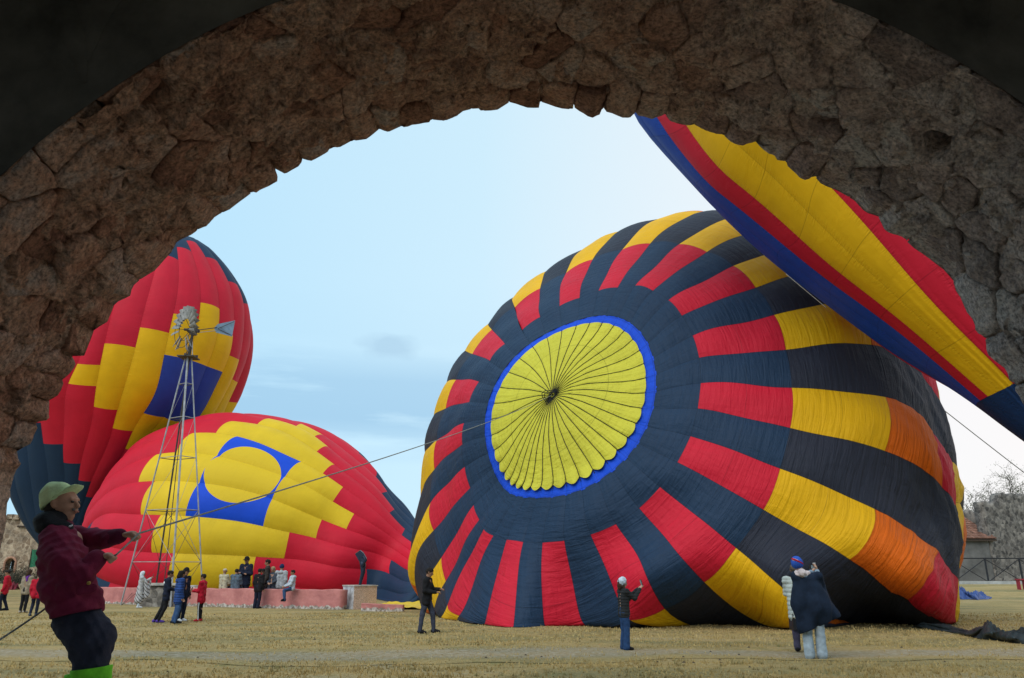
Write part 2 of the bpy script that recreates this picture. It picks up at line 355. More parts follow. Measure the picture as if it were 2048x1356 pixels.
# ---- the big striped balloon lying in the middle, crown towards the camera
B1P = [5.2776, 30.2838, 4.6921, -0.6365, 0.3353, 0.9549, 9.2197, 0.7205, 1.149, 1.2636, 1.75]
VR = 2.79
V1, V2, V3, V4, V5, V6, V7, V8 = 2.45, 2.85, 4.2, 7.0, 9.8, 12.6, 15.4, 18.2
T1 = {0: ((1044, 657), (1080, 636), (1030, 612), (1080, 579)), 1: ((1120, 612), (1159, 596), (1131, 543), (1186, 522)),
      2: ((1198, 583), (1233, 572), (1245, 499), (1300, 488)), 3: ((1271, 572), (1305, 581), (1358, 488), (1413, 502)),
      4: ((1338, 602), (1362, 632), (1467, 533), (1511, 575)), 5: ((1386, 670), (1399, 715), (1548, 632), (1572, 699)),
      6: ((1401, 766), (1396, 817), (1585, 775), (1580, 855)), 7: ((1381, 874), (1355, 924), (1561, 938), (1526, 1019)),
      8: ((1319, 975), (1278, 1013), (1472, 1097), (1405, 1160)), 9: ((1229, 1047), (1181, 1070), (1330, 1211), (1265, 1243)),
      10: ((1130, 1084), (1085, 1083), None, None), 11: ((1045, 1083), (1014, 1082), None, None),
      12: ((984, 1071), (971, 1062), (918, 1226), (897, 1202)), 13: ((958, 1036), (947, 1014), (893, 1161), (883, 1119)),
      14: ((939, 972), (930, 937), (868, 1061), (861, 1003)), 15: ((925, 885), (927, 849), (867, 938), (874, 882)),
      16: ((942, 804), (955, 762), (893, 815), (912, 762)), 17: ((980, 722), (1008, 687), (946, 706), (981, 660))}
RING = [(970, 860), (974, 806), (993, 761), (1030, 715), (1095, 668), (1148, 643), (1206, 628.6), (1257, 638), (1295, 677), (1314, 741), (1313, 786), (1300, 850), (977, 915), (992, 956), (1018, 988), (1065, 997), (1124, 995), (1183, 972), (1230, 949), (1262, 909)]
VENT = [(983, 865), (992, 801), (1021, 742), (1062, 697), (1113, 666), (1166, 649), (1215, 648), (1260, 671), (1283, 715), (1291, 753), (1286, 806), (1270, 852), (1234, 900), (1206, 928), (1178, 950), (1148, 963), (1095, 978), (1027, 974), (998, 935)]
def big_balloon():
    root = empty('hot_air_balloon', (3, 27, 0), 'half inflated black balloon with red and yellow checks and a round yellow vent', 'hot air balloon', 'hot air balloons on the field')
    ctrl = []
    for k, (ia, ib, oa, ob) in T1.items():
        for j, (q, v) in enumerate(((ia, V3), (ib, V3), (oa, V4), (ob, V4))):
            if q: ctrl.append((2 * k + j % 2, v, *q))
    for k, (ia, ib, oa, ob) in T1.items():
        if oa and 3 <= k:
            for j, (q0, q1) in enumerate(((ia, oa), (ib, ob))): ctrl.append((2 * k + j, (V3 + V4) / 2, (q0[0] + q1[0]) / 2 * 1.0, (q0[1] + q1[1]) / 2 - 2))
    ctrl += [(13, (V4 + V5) / 2, 1678, 877), (14, (V4 + V5) / 2, 1656, 974), (15, (V4 + V5) / 2, 1615, 1068), (12, (V4 + V5) / 2, 1678, 781), (16, (V4 + V5) / 2, 1541, 1155), (14, (V5 + V6) / 2, 1818, 1058), (15, (V5 + V6) / 2, 1760, 1163)]
    ctrl += [(11, V5, 1743, 690), (12, V5, 1770, 796), (13, V5, 1772, 901), (14, V5, 1750, 1018), (15, V5, 1704, 1122),
             (12, V6, 1852, 848), (13, V6, 1886, 976), (14, V6, 1876, 1104), (15, V6, 1812, 1207), (12, V7, 1902, 916), (13, V7, 1906, 1010), (14, V7, 1910, 1160), (13.4, V8, 1922, 1050), (16, V5, 1590, 1192)]
    def seam(poly, k, c=(1137, 815)):
        d = np.array(T1[k // 2][k % 2], float) - c; a0 = math.atan2(d[1], d[0]); Q = np.array(poly, float) - c
        an = np.arctan2(Q[:, 1], Q[:, 0]); o = np.argsort(an); an = an[o]; rr = np.hypot(Q[o, 0], Q[o, 1])
        r = np.interp(a0, np.concatenate([an - 2 * math.pi, an, an + 2 * math.pi]), np.tile(rr, 3)); return c[0] + r * math.cos(a0), c[1] + r * math.sin(a0)
    for k in range(36):
        ctrl.append((k, V2, *seam(RING, k))); ctrl.append((k, V1, *seam(VENT, k)))
        if k % 3 == 0: ctrl.append((k, 0.0, 1105, 790))
    ctrl += SIL1
    gr = [(18, 7.6, 1360, 1251), (20, 6.6, 1169, 1252), (21, 6.5, 1092, 1254), (22, 6.5, 1027, 1255), (23, 6.6, 968, 1250), (24, 7.4, 914, 1244), (25, 7.8, 881, 1237), (17, 9.0, 1550, 1253), (16, V5 + 1.6, 1690, 1247), (16, V6 + .6, 1790, 1245), (16, V7, 1870, 1240)]
    PL = lambda c: fabric(c, 'pleated')
    def panels(g):
        if g == 13: return [(VR, V3, 'navy'), (V3, V4, 'navy'), (V4, V5, 'black'), (V5, V6, PL('black')), (V6, V7, PL('black')), (V7, V8, PL('yellow')), (V8, 24.2, PL('orange'))]
        if g % 2: return [(VR, V3, 'navy'), (V3, V4, 'navy'), (V4, V5, 'black'), (V5, V6, PL('black')), (V6, V7, PL('black')), (V7, 24.2, PL('black'))]
        return [(VR, V3, 'navy'), (V3, V4, 'red'), (V4, V5, 'yellow'), (V5, V6, PL('orange')), (V6, V7, PL('red')), (V7, V8, PL('yellow')), (V8, 24.2, PL('black'))]
    vs = sorted(set([round(x, 4) for x in np.concatenate([np.linspace(0, V1, 9), [VR], np.linspace(V2, V3, 7), np.linspace(V3, V4, 13), np.linspace(V4, V5, 13), np.linspace(V5, V6, 15), np.linspace(V6, V7, 15), np.linspace(V7, V8, 10), np.linspace(V8, 24.2, 13)])]))
    def folds(U, V, P):
        # slack cloth: long pull folds on the far side, shallow sag everywhere
        w = sstep(8.5, 12, V) * (1 - 0.6 * sstep(17, 22, V))
        x = P[..., 0] * 0.55 + P[..., 2] * 0.35 + P[..., 1] * .3
        f = np.sin(x * 9.0 + 1.7 * np.sin(V * 0.9 + U)) * 0.5 + np.sin(x * 17.3 + 2.0 * np.sin(U * 1.7) + V) * 0.35 + np.sin(x * 31 + V * 2.2 + U * 3) * .18
        low = 0.05 * np.sin(U * 1.9 + V * 1.1) * np.sin(V * 1.7 + U * .8) * sstep(2.9, 4, V)
        return 0.055 * w * f + low
    surf = build_balloon(root, 36, B1P, ctrl, gr, panels, vs, 8, 0.05, True, 'wrinkled', extra=folds, smooth=0.006)
    # crown ring band
    nu = 8; uu = np.arange(36 * nu + 1) / nu
    cen = surf(uu, np.full(len(uu), V2 + .02)).mean(0); nrm = unit(CAMP - cen)
    rows = [surf(uu, np.full(len(uu), v)) for v in (V1 - .16, V1 + .05, (V1 + VR) / 2, VR + .02)]
    off = [0.012, .03, .045, .015]; pl = 0.010 * np.sin(uu * 2 * math.pi * 2.5) + .012 * np.sin(uu * 7.1)
    R = np.stack([r + nrm * (o + pl[:, None]) for r, o in zip(rows, off)], 1); w, h = R.shape[:2]; idx = np.arange(w * h).reshape(w, h)
    Q = np.stack([idx[:-1, :-1], idx[1:, :-1], idx[1:, 1:], idx[:-1, 1:]], -1).reshape(-1, 4)
    me = mesh_np('crown_ring', R.reshape(-1, 3), Q); set_uv(me, np.stack([uu[:, None].repeat(h, 1), np.array([V1, V1 + .12, V1 + .25, V2])[None].repeat(w, 0)], -1).reshape(-1, 2))
    link('crown_ring', me, root, fabric('royal', 'wrinkled'))
    # parachute vent: pleated yellow panels drawn to a knot, a cord on every seam
    vent = MB(); k0 = surf([0], [0.0])[0] + nrm * .12
    t1 = unit(np.cross(nrm, [0, 0, 1])); t2 = np.cross(t1, nrm)
    for rr_ in (0.10, 0.20, 0.27):
        vent.tube([k0 + nrm * .05 + (t1 * math.cos(a) + t2 * math.sin(a)) * rr_ * (1 + .2 * math.sin(3 * a)) + (t1 * .06 - t2 * .08) * (rr_ > .15) for a in np.linspace(0, 2 * math.pi, 15)], 0.014, 5)
    kn = vent.build('crown_vent', simple('cord_black', (.015, .015, .015), .8), root)
    nr = 14; nw = 8
    for g in range(36):
        us = g + np.arange(nw + 1) / nw; vv = np.linspace(0.03, V1 + 0.02, nr + 1)
        U, V = np.meshgrid(us, vv, indexing='ij'); P = surf(U.ravel(), V.ravel()).reshape(nw + 1, nr + 1, 3)
        f = (np.arange(nw + 1) / nw)[:, None]; t = (V / V1)
        low = float(np.clip((k0[2] - P[:, -1:, 2].mean()) / 2.4, 0, 1)) ** 2.2
        puff = np.sin(np.pi * f) ** .8 * (0.022 * t + (.02 + .09 * low) * np.exp(-((t - .97) / .10) ** 2) + .008)
        gath = .03 * np.sin(V * 9 + g * 1.3) * np.sin(np.pi * f) * t + .02 * np.sin(f * 9 + V * 14 + g) * t
        P = P + nrm * (0.06 + puff + gath)[..., None]
        # scalloped hem, slack along the bottom
        rad = P[:, -1] - k0; P[:, -1] -= rad * ((.008 + 0.034 * low) * (1 - np.sin(np.pi * f)))
        idx = np.arange((nw + 1) * (nr + 1)).reshape(nw + 1, nr + 1)
        Q = np.stack([idx[:-1, :-1], idx[1:, :-1], idx[1:, 1:], idx[:-1, 1:]], -1).reshape(-1, 4)
        me = mesh_np('vent_panel', P.reshape(-1, 3), Q); set_uv(me, np.stack([np.clip(U, g + .03, g + .97), V], -1).reshape(-1, 2))
        link('vent_panel', me, kn, fabric('lemon', 'wrinkled'))
        sp_ = surf([g] * 7, np.linspace(0.05, V1 + .04, 7)) + nrm * 0.085
        MB().tube(list(sp_), 0.0115, 4).build('vent_cord', MATS['cord_black'], kn)
    return surf, nrm
SIL1 = [(28, V4 + 1.3, 834, 1109), (27, V4 + 1.2, 860, 1151), (26, V4 + 1.5, 869, 1211), (28, V4 + 3.2, 838, 1185), (27, V4 + 2.6, 850, 1203), (29, V4 + 1.4, 829, 1080), (16, V5, 1608, 1222), (17, V5, 1572, 1252), (30, V4 + 1.6, 845, 978), (31, V4 + 1.6, 853, 898), (32, V4 + 1.6, 869, 830), (33, V4 + 1.6, 896, 762), (34, V4 + 1.6, 931, 703), (35, V4 + 1.6, 977, 646),
        (0, V4 + 1.5, 1024, 598), (1, V4 + 1.4, 1086, 551), (2, V4 + 1.5, 1153, 508), (3, V4 + 1.6, 1220, 475), (4, V4 + 1.7, 1296, 449), (5, V4 + 1.9, 1375, 434), (6, V4 + 2.1, 1457, 438)]

# ---- lying red balloon with the blue square (behind) and its standing twin
B3P = [-15.8445, 46.4333, 2.9561, -1.8489, 0.1066, -3.4817, 8.5318, 1.0112, 0.7966, -0.8682, 2.2418]; B3S, B3O = 1.4144, 10.164
B2P = [-27.368, 53.014, 16.97, 1.243, 1.403, 6.53, 7.592, 1.13, 0.859, -1.004, 2.155]; B2S, B2O = 1.261, 8.939
C3 = [(1,2,304,1105),(2,2,322,1030),(2,1,282,1029),(3,1,311,962),(3,0,277,964),(4,0,314,908.7),(4,1,353,904.6),(5,1,390,865.8),(5,2,432,865.8),(6,2,472,843.7),(6,3,514.5,848.8),(7,3,547.6,841.6),(7,4,590.8,854),(8,4,606.6,852),(1,3,348,1106.5),
      (0,6,505,1173),(1,6,511.6,1113.5),(1,7,568,1117),(2,7,579,1064.5),(2,8,632.5,1076),(3,8,642.5,1040),(3,9,693,1058),(4,9,708,1027.7),(4,8,666.4,1001.8),(5,8,685.7,975),(5,7,646,946.6),(6,7,669,929),(6,6,634,903.4),(7,6,658,896),(7,5,628,873),(8,5,648.3,873),
      (2,3,371,1032),(2,6,526,1052.5),(5,3,474.6,873),(5,6,602,923.6),(0,10,733,1164),(1,10,732,1138),(1,11,780.6,1143.6),(2,11,782,1122),(5,11,803.7,1069),(6,11,809.4,1058.8),(6,10,779,1025),(7,10,789,1020),(7,9,763,985),(8,9,773.5,984),(8,8,752,955),(2,-2,188,1041)]
SIL3 = [(2.4,-3.4,172,1040),(3.3,-2.8,195,990),(4.3,-2.0,240,925),(5.2,-1.2,290,880),(6.6,-.2,380,843),(7.6,1.0,480,830),(8.4,3,570,842),(9.0,5,660,868),(9.0,8,740,930),(9.0,10.4,800,1000),(9.0,12,832,1042)]
C2 = [(0,4,155.5,727.6),(1,4,200,730),(1,3,209,687),(2,3,271,695),(2,2,280,655),(3,2,338,666),(3,1,347,627),(4,1,397,641),(4,0,401,605),(5,0,439,618.5),(5,1,437,655),(6,1,466,673),(6,2,459,711),(7,2,477.6,719.4),(7,3,464.4,758.6),(8,3,475.6,764),(8,4,457.4,803.5),
      (0,5,136,767),(1,5,193,772),(1,6,188,813),(2,6,234,819.5),(2,7,225.6,856),(3,7,265,862),(3,8,251,897),(4,8,280,903),(3,3,328.5,709.6),(6,3,444.8,744),(3,6,288,826),(4,6,327,833.7),(4,3,376,719),(5,3,414,733),
      (-1,8,87,887),(0,8,126,888),(0,9,127.5,925),(1,9,161,926.6),(1,10,157,960),(2,10,182,963),(2,11,172,993),(3,11,190.5,994.4),(3,-3,353.7,494),(4,-3,383,504)]
SIL2 = [(7,-3.4,440,520),(8.0,-2.4,470,562),(8.6,-1,492,610),(9.0,1,502,680),(9.0,3,488,770),(9.0,5,455,832)]
SIL2B = [(-4.2,9,16,960),(-4.2,11,36,1024.6),(-4.2,12.2,60,1066)]
def diamond(g, N, circle, yel):
    k = abs(g)
    if k > 4: 
        a, c = -4 + min(k, 6), 13 - min(k, 7)
        return [(a, c, 'red')] if c > a else []
    va, vb, vc, vd = k, 9 - k, 13 - k, -4 + k
    out = [(vd, va, 'red')]
    if k <= 1: out += [(va, 3, yel), (3, 6, circle), (6, vb, yel)]
    else: out.append((va, vb, yel))
    return out + [(vb, vc, 'red')]
def diamond_balloon(root, P, S, O, ctrl, sil, gr, centre, top, bot, circle, lying, ks=1.0, bulge=.11, smooth=.01):
    def panels(g):
        k = (g - centre + 12) % 24 - 12; d = diamond(k, 24, circle, 'straw' if lying else 'yellow'); out = []
        d0, d1 = d[0][0], d[-1][1]; out.append((top, d0, 'navy')); out += d; out.append((d1, bot, 'navy')); return out
    vs = sorted(set([round(x, 4) for x in np.concatenate([np.linspace(top, -4, 5), np.arange(-4, 14, 0.25), np.linspace(14, bot, 7)])]))
    return build_balloon(root, 24, P, ctrl, gr, panels, vs, 10, bulge, lying, 'smooth', sil=sil, vof=lambda k: np.maximum(O + np.asarray(k) * S, 0.01), ks=ks, smooth=smooth)
def lying_balloon():
    root = empty('hot_air_balloon', (-9, 43, 0.1), 'red balloon lying on its side, stepped yellow diamond, blue square round a yellow disc', 'hot air balloon', 'hot air balloons on the field')
    gr = [(0.0, 10, 730, 1196), (-0.5, 11.5, 790, 1203)]
    return diamond_balloon(root, B3P, B3S, B3O, C3, SIL3, gr, 3, -7.1, 17.0, fabric('royal', 'smooth', (3.57, 4.47, 1.08, 1.48)), True, 1.07)
def standing_balloon():
    root = empty('hot_air_balloon', (-27, 53, 0.5), 'upright red balloon with a yellow diamond and plain blue square, standing behind the windmill', 'hot air balloon', 'hot air balloons on the field')
    return diamond_balloon(root, B2P, B2S, B2O, C2 + SIL2B, SIL2, None, 4, -7.0, 13.8, 'blue', False, bulge=.10)
# ---- the tilted balloon overhead on the right
B4P = [11.521, 26.055, 18.553, -1.888, 1.103, -4.535, 5.256, 1.052, 0.999, -0.938, 1.877]; B4S, B4O = 0.971, 20.495
C4 = [(0,0,1961,802),(0,-2,1858,710),(0,-4,1762,638),(0,-6,1665,567),(0,-8,1570,492),(0,-10,1476.5,415),(0,-13,1373,317),(1,0,1972.5,792),(1,-2,1877,709),(1,-4,1775,620),(1,-6,1684,549),(1,-8,1605,481),(1,-10,1510,398),(1,-13,1405,297),
      (2,0,2002,783),(2,-2,1899,692),(2,-4,1798.5,597),(2,-6,1701,512),(2,-8,1612,421),(2,-10,1530,338),(3,0,2025.6,767),(3,-2,1931,670),(3,-4,1831,568),(3,-6,1745,462)]
SIL4 = [(-1.3,0,1958,815),(-1.3,-3,1825,733),(-1.3,-4.7,1745,677),(-1.3,-7,1640,597),(-1.3,-9,1530,508),(-1.3,-11,1447,432),(-1.3,-13,1355,333),(-1.3,-15.2,1270,224),(-1.3,1.5,2020,862)]
def tilted_balloon():
    root = empty('hot_air_balloon', (11, 20, 0), 'tilted balloon overhead on the right with blue, red and yellow stripes', 'hot air balloon', 'hot air balloons on the field')
    seq = {-1: 'mid_blue', 0: 'red', 1: 'yellow', 2: 'yellow', 3: 'red', 4: 'red', -2: 'mid_blue', -3: 'mid_blue', -4: 'red', -5: 'red', -6: 'blue', 5: 'red', 6: 'yellow', 7: 'yellow', 8: 'red', 9: 'blue', 10: 'red', 11: 'yellow', 12: 'yellow'}
    def panels(g):
        k = (g + 11) % 24 - 11; c = seq[k] if k in seq else 'red'
        return [(-21, -14, c), (-14, 0, c), (0, 3.6, 'deep_blue')]
    vs = sorted(set([round(x, 4) for x in np.concatenate([np.linspace(-21, -14, 12), np.linspace(-14, 0, 29), np.linspace(0, 3.6, 8)])]))
    def tens(U, V, P): return 0.02 * np.sin(U * 2 * math.pi * 3) * sstep(-8, 0, V) * (np.abs((U % 24) - 2.8) < .5)
    return build_balloon(root, 24, B4P, C4, None, panels, vs, 10, 0.05, False, 'taut', sil=SIL4, vof=lambda k: np.maximum(B4O + np.asarray(k) * B4S, .01), ks=0.8, extra=tens, smooth=.01)
# ------------------------------------------------------------------ the field
def ground_material(track=False):
    m, nt, b = new_mat('dirt_track' if track else 'dry_grass_ground'); L = nt.links
    tc = N_(nt, 'ShaderNodeTexCoord')
    ms = N_(nt, 'ShaderNodeMapping'); ms.inputs['Scale'].default_value = (.55, 1.5, 1); L.new(tc.outputs['Object'], ms.inputs[0])
    n1 = N_(nt, 'ShaderNodeTexNoise', Scale=0.42, Detail=7, Roughness=0.62, Distortion=.5); L.new(ms.outputs[0], n1.inputs['Vector'])
    n2 = N_(nt, 'ShaderNodeTexNoise', Scale=9.0, Detail=7, Roughness=0.7); L.new(tc.outputs['Object'], n2.inputs['Vector'])
    n3 = N_(nt, 'ShaderNodeTexNoise', Scale=55.0, Detail=4, Roughness=0.7); L.new(tc.outputs['Object'], n3.inputs['Vector'])
    r1 = ramp(nt, [(0.32, (.36, .29, .17)), (0.44, (.42, .28, .105)), (0.54, (.29, .215, .085)), (0.66, (.17, .15, .065))]); L.new(n1.outputs[0], r1.inputs[0])
    r2 = ramp(nt, [(0.36, (.19, .155, .08)), (0.5, (.33, .275, .145)), (0.66, (.47, .40, .235))]); L.new(n2.outputs[0], r2.inputs[0])
    mx = N_(nt, 'ShaderNodeMixRGB'); mx.inputs[0].default_value = .38; L.new(r1.outputs[0], mx.inputs[1]); L.new(r2.outputs[0], mx.inputs[2]); src = mx.outputs[0]
    g2 = N_(nt, 'ShaderNodeTexNoise', Scale=1.1, Detail=5, Roughness=0.65); L.new(tc.outputs['Object'], g2.inputs['Vector'])
    gr = ramp(nt, [(0.56, (0, 0, 0)), (0.68, (1, 1, 1))]); L.new(g2.outputs[0], gr.inputs[0])
    mg = N_(nt, 'ShaderNodeMixRGB'); mg.inputs[2].default_value = (.13, .15, .05, 1); f = N_(nt, 'ShaderNodeMath', operation='MULTIPLY'); f.inputs[1].default_value = .45; L.new(gr.outputs[0], f.inputs[0]); L.new(f.outputs[0], mg.inputs[0]); L.new(src, mg.inputs[1]); src = mg.outputs[0]
    if track:
        r = ramp(nt, [(0.3, (.14, .125, .105)), (0.5, (.29, .265, .235)), (0.68, (.44, .415, .375))]); L.new(n2.outputs[0], r.inputs[0])
        uv = N_(nt, 'ShaderNodeUVMap'); s = N_(nt, 'ShaderNodeSeparateXYZ'); L.new(uv.outputs[0], s.inputs[0])
        e = N_(nt, 'ShaderNodeMapRange'); e.inputs[1].default_value = .12; e.inputs[2].default_value = .62; L.new(s.outputs[1], e.inputs[0])
        wob = N_(nt, 'ShaderNodeMath', operation='MULTIPLY_ADD'); L.new(n2.outputs[0], wob.inputs[0]); wob.inputs[1].default_value = 2.6; wob.inputs[2].default_value = -1.55
        ad = N_(nt, 'ShaderNodeMath', operation='ADD', use_clamp=True); L.new(e.outputs[0], ad.inputs[0]); L.new(wob.outputs[0], ad.inputs[1])
        ml = N_(nt, 'ShaderNodeMath', operation='MULTIPLY', use_clamp=True); L.new(e.outputs[0], ml.inputs[0]); m2 = N_(nt, 'ShaderNodeMath', operation='MULTIPLY_ADD', use_clamp=True); L.new(ad.outputs[0], m2.inputs[0]); m2.inputs[1].default_value = .58; m2.inputs[2].default_value = .0
        L.new(m2.outputs[0], ml.inputs[1])
        mt = N_(nt, 'ShaderNodeMixRGB'); L.new(ml.outputs[0], mt.inputs[0]); L.new(src, mt.inputs[1]); L.new(r.outputs[0], mt.inputs[2]); src = mt.outputs[0]
    L.new(src, b.inputs['Base Color']); b.inputs['Roughness'].default_value = .95; b.inputs['Specular IOR Level'].default_value = .1
    ad2 = N_(nt, 'ShaderNodeMath', operation='MULTIPLY_ADD'); L.new(n3.outputs[0], ad2.inputs[0]); ad2.inputs[1].default_value = .35; L.new(n2.outputs[0], ad2.inputs[2])
    bp = N_(nt, 'ShaderNodeBump', Strength=.9, Distance=.06); L.new(ad2.outputs[0], bp.inputs['Height']); L.new(bp.outputs[0], b.inputs['Normal'])
    return m
def bumps(x, y):
    return .018 * np.sin(x * 1.3 + .7 * np.sin(y * .9)) * np.sin(y * 1.1 + .5 * np.sin(x * .7)) + .010 * np.sin(x * 3.1 + y * 1.7) * np.sin(y * 2.9 - x)
def build_ground():
    xs = np.concatenate([-np.geomspace(400, 26, 14), np.linspace(-25, 25, 126), np.geomspace(26, 400, 14)])
    ys = np.concatenate([-np.geomspace(60, 4, 6), np.linspace(-3, 36, 160), np.linspace(36.5, 64, 40), np.geomspace(66, 900, 16)])
    X, Y = np.meshgrid(xs, ys, indexing='ij'); Z = gz(X, Y) + bumps(X, Y) * sstep(8, 11, Y) * (1 - sstep(30, 40, Y))
    P = np.stack([X, Y, Z], -1); w, h = X.shape; idx = np.arange(w * h).reshape(w, h)
    Q = np.stack([idx[:-1, :-1], idx[1:, :-1], idx[1:, 1:], idx[:-1, 1:]], -1).reshape(-1, 4)
    g = link('ground', mesh_np('ground', P.reshape(-1, 3), Q), None, ground_material()); tag(g, 'dry yellowish grass field trampled flat between the arch and the balloons', None, None, 'structure')
    # unseen pale floor, added to bounce light up onto the arch and room
    px_ = np.linspace(-4.5, 4.5, 10); py_ = np.concatenate([np.linspace(-3.1, 6.2, 12), [6.6, 7.0, 7.4]]); X2, Y2 = np.meshgrid(px_, py_, indexing='ij'); ix = np.arange(X2.size).reshape(X2.shape)
    tag(link('bounce_floor', mesh_np('bounce_floor', np.stack([X2, Y2, gz(X2, Y2) + .03], -1).reshape(-1, 3), np.stack([ix[:-1, :-1], ix[1:, :-1], ix[1:, 1:], ix[:-1, 1:]], -1).reshape(-1, 4)), None, simple('bounce_floor_pale', (.50, .45, .38), .9, .2, 2, .3)), 'unseen pale floor added under the arch to bounce light', None, None, 'structure')
    # worn track crossing in front
    x = np.linspace(-24, 24, 241); c = 15.9 - .045 * x + .5 * np.sin(x * .22) + .25 * np.sin(x * .61 + 1); hw = 1.45 + .35 * np.sin(x * .45 + 2) + .22 * np.sin(x * 1.3)
    tv = np.linspace(-1, 1, 9); Xg = x[:, None].repeat(9, 1); Yg = c[:, None] + tv[None] * hw[:, None]; Zg = gz(Xg, Yg) + bumps(Xg, Yg) + .008
    idx = np.arange(241 * 9).reshape(241, 9); Q = np.stack([idx[:-1, :-1], idx[1:, :-1], idx[1:, 1:], idx[:-1, 1:]], -1).reshape(-1, 4)
    me = mesh_np('dirt_track', np.stack([Xg, Yg, Zg], -1).reshape(-1, 3), Q); set_uv(me, np.stack([Xg, 1 - np.abs(tv)[None].repeat(241, 0)], -1).reshape(-1, 2))
    tag(link('dirt_track', me, None, ground_material(True)), 'worn grey dirt track crossing the dry grass', None, None, 'structure')
    track = lambda xx, yy: np.abs(yy - (15.9 - .045 * xx + .5 * np.sin(xx * .22) + .25 * np.sin(xx * .61 + 1))) / 1.4
    # short dry grass blades
    rng = np.random.default_rng(5); n = 110000
    y = 9.6 + (rng.random(n) ** 1.6) * 22; x = (rng.random(n) * 2 - 1) * (y * .70 + .5)
    patch = np.sin(x * 1.1 + np.sin(y * 1.6) * 1.3) * np.sin(y * 2.3 + x * .4) + .6 * np.sin(x * 3.3 + y) * np.sin(y * 4.1)
    keep = (rng.random(n) < np.clip(.55 + .5 * patch, .12, 1)) & (rng.random(n) < np.clip(track(x, y) * .8 - .05, .03, 1)); x, y = x[keep], y[keep]; n = len(x)
    z = gz(x, y) + bumps(x, y); a = rng.random(n) * 6.283; hgt = (.018 + .035 * rng.random(n)) * (1 + .4 * np.sin(x * .8) * np.sin(y * .9)); wd = .006 + .008 * rng.random(n) + .0006 * y
    ln = .03 * (rng.random(n) - .3); d = rng.random(n) * 6.283
    V = np.empty((n, 3, 3)); V[:, 0] = np.stack([x - np.cos(a) * wd, y - np.sin(a) * wd, z - .004], 1); V[:, 1] = np.stack([x + np.cos(a) * wd, y + np.sin(a) * wd, z - .004], 1)
    V[:, 2] = np.stack([x + ln * np.cos(d), y + ln * np.sin(d), z + hgt], 1)
    m, nt, b = new_mat('grass_blade'); L = nt.links; tc = N_(nt, 'ShaderNodeTexCoord'); ms = N_(nt, 'ShaderNodeMapping'); ms.inputs['Scale'].default_value = (.45, 1.3, 1); L.new(tc.outputs['Object'], ms.inputs[0]); nz = N_(nt, 'ShaderNodeTexNoise', Scale=1.1, Detail=8, Roughness=.8); L.new(ms.outputs[0], nz.inputs['Vector'])
    r = ramp(nt, [(.34, (.17, .14, .05)), (.46, (.38, .27, .10)), (.56, (.48, .355, .15)), (.68, (.27, .175, .065))]); L.new(nz.outputs[0], r.inputs[0]); L.new(r.outputs[0], b.inputs['Base Color']); b.inputs['Roughness'].default_value = .9
    tag(link('grass', mesh_np('grass', V.reshape(-1, 3), np.arange(n * 3).reshape(-1, 3), False), None, m), 'short dry straw coloured grass blades covering the field', None, None, 'stuff')
    # taller tufts
    n2 = 1500; ty = 10 + 12 * rng.random(n2) ** 1.5; tx = (rng.random(n2) * 2 - 1) * ty * .7; ok = (track(tx, ty) > 1.0) & (np.sin(tx * .9 + 1.3 * np.sin(ty)) * np.sin(ty * 1.7) > -.2); tx, ty = tx[ok].repeat(12), ty[ok].repeat(12); m2 = len(tx)
    tx = tx + rng.normal(0, .035, m2); ty = ty + rng.normal(0, .035, m2); tz = gz(tx, ty) + bumps(tx, ty); a = rng.random(m2) * 6.283; w = .005 + .004 * rng.random(m2); hh = .03 + .045 * rng.random(m2); V2 = np.empty((m2, 3, 3))
    V2[:, 0] = np.stack([tx - np.cos(a) * w, ty - np.sin(a) * w, tz - .004], 1); V2[:, 1] = np.stack([tx + np.cos(a) * w, ty + np.sin(a) * w, tz - .004], 1); V2[:, 2] = np.stack([tx + rng.normal(0, .025, m2), ty + rng.normal(0, .025, m2), tz + hh], 1)
    mt, ntt, bt = new_mat('tuft_blade'); oc = N_(ntt, 'ShaderNodeTexCoord'); on = N_(ntt, 'ShaderNodeTexNoise', Scale=1.4, Detail=5, Roughness=.8); ntt.links.new(oc.outputs['Object'], on.inputs['Vector']); orr = ramp(ntt, [(.34, (.13, .14, .045)), (.5, (.30, .235, .10)), (.66, (.22, .16, .065))]); ntt.links.new(on.outputs[0], orr.inputs[0]); ntt.links.new(orr.outputs[0], bt.inputs['Base Color']); bt.inputs['Roughness'].default_value = .9
    tag(link('grass', mesh_np('grass_tufts', V2.reshape(-1, 3), np.arange(m2 * 3).reshape(-1, 3), False), None, mt), 'taller tufts of dry and greenish grass in the field', None, None, 'stuff')
    # dark clods and droppings
    mb = MB(); R = random.Random(4)
    for i in range(240):
        yy = 10 + 21 * R.random() ** 1.3; xx = (R.random() * 2 - 1) * yy * .66; s = .014 + .03 * R.random() ** 2; zz = float(gz(xx, yy) + bumps(xx, yy)); V = []; 
        for k in range(6): V.append((xx + s * math.cos(k * 1.047) * (1 + .4 * R.random()), yy + s * math.sin(k * 1.047), zz - .003))
        V.append((xx, yy, zz + s * (.5 + .5 * R.random()))); mb.add(V, [(k, (k + 1) % 6, 6) for k in range(6)])
    tag(mb.build('dirt', simple('clod', (.06, .045, .03), .95)), 'small dark clods scattered over the dry grass', None, None, 'stuff')

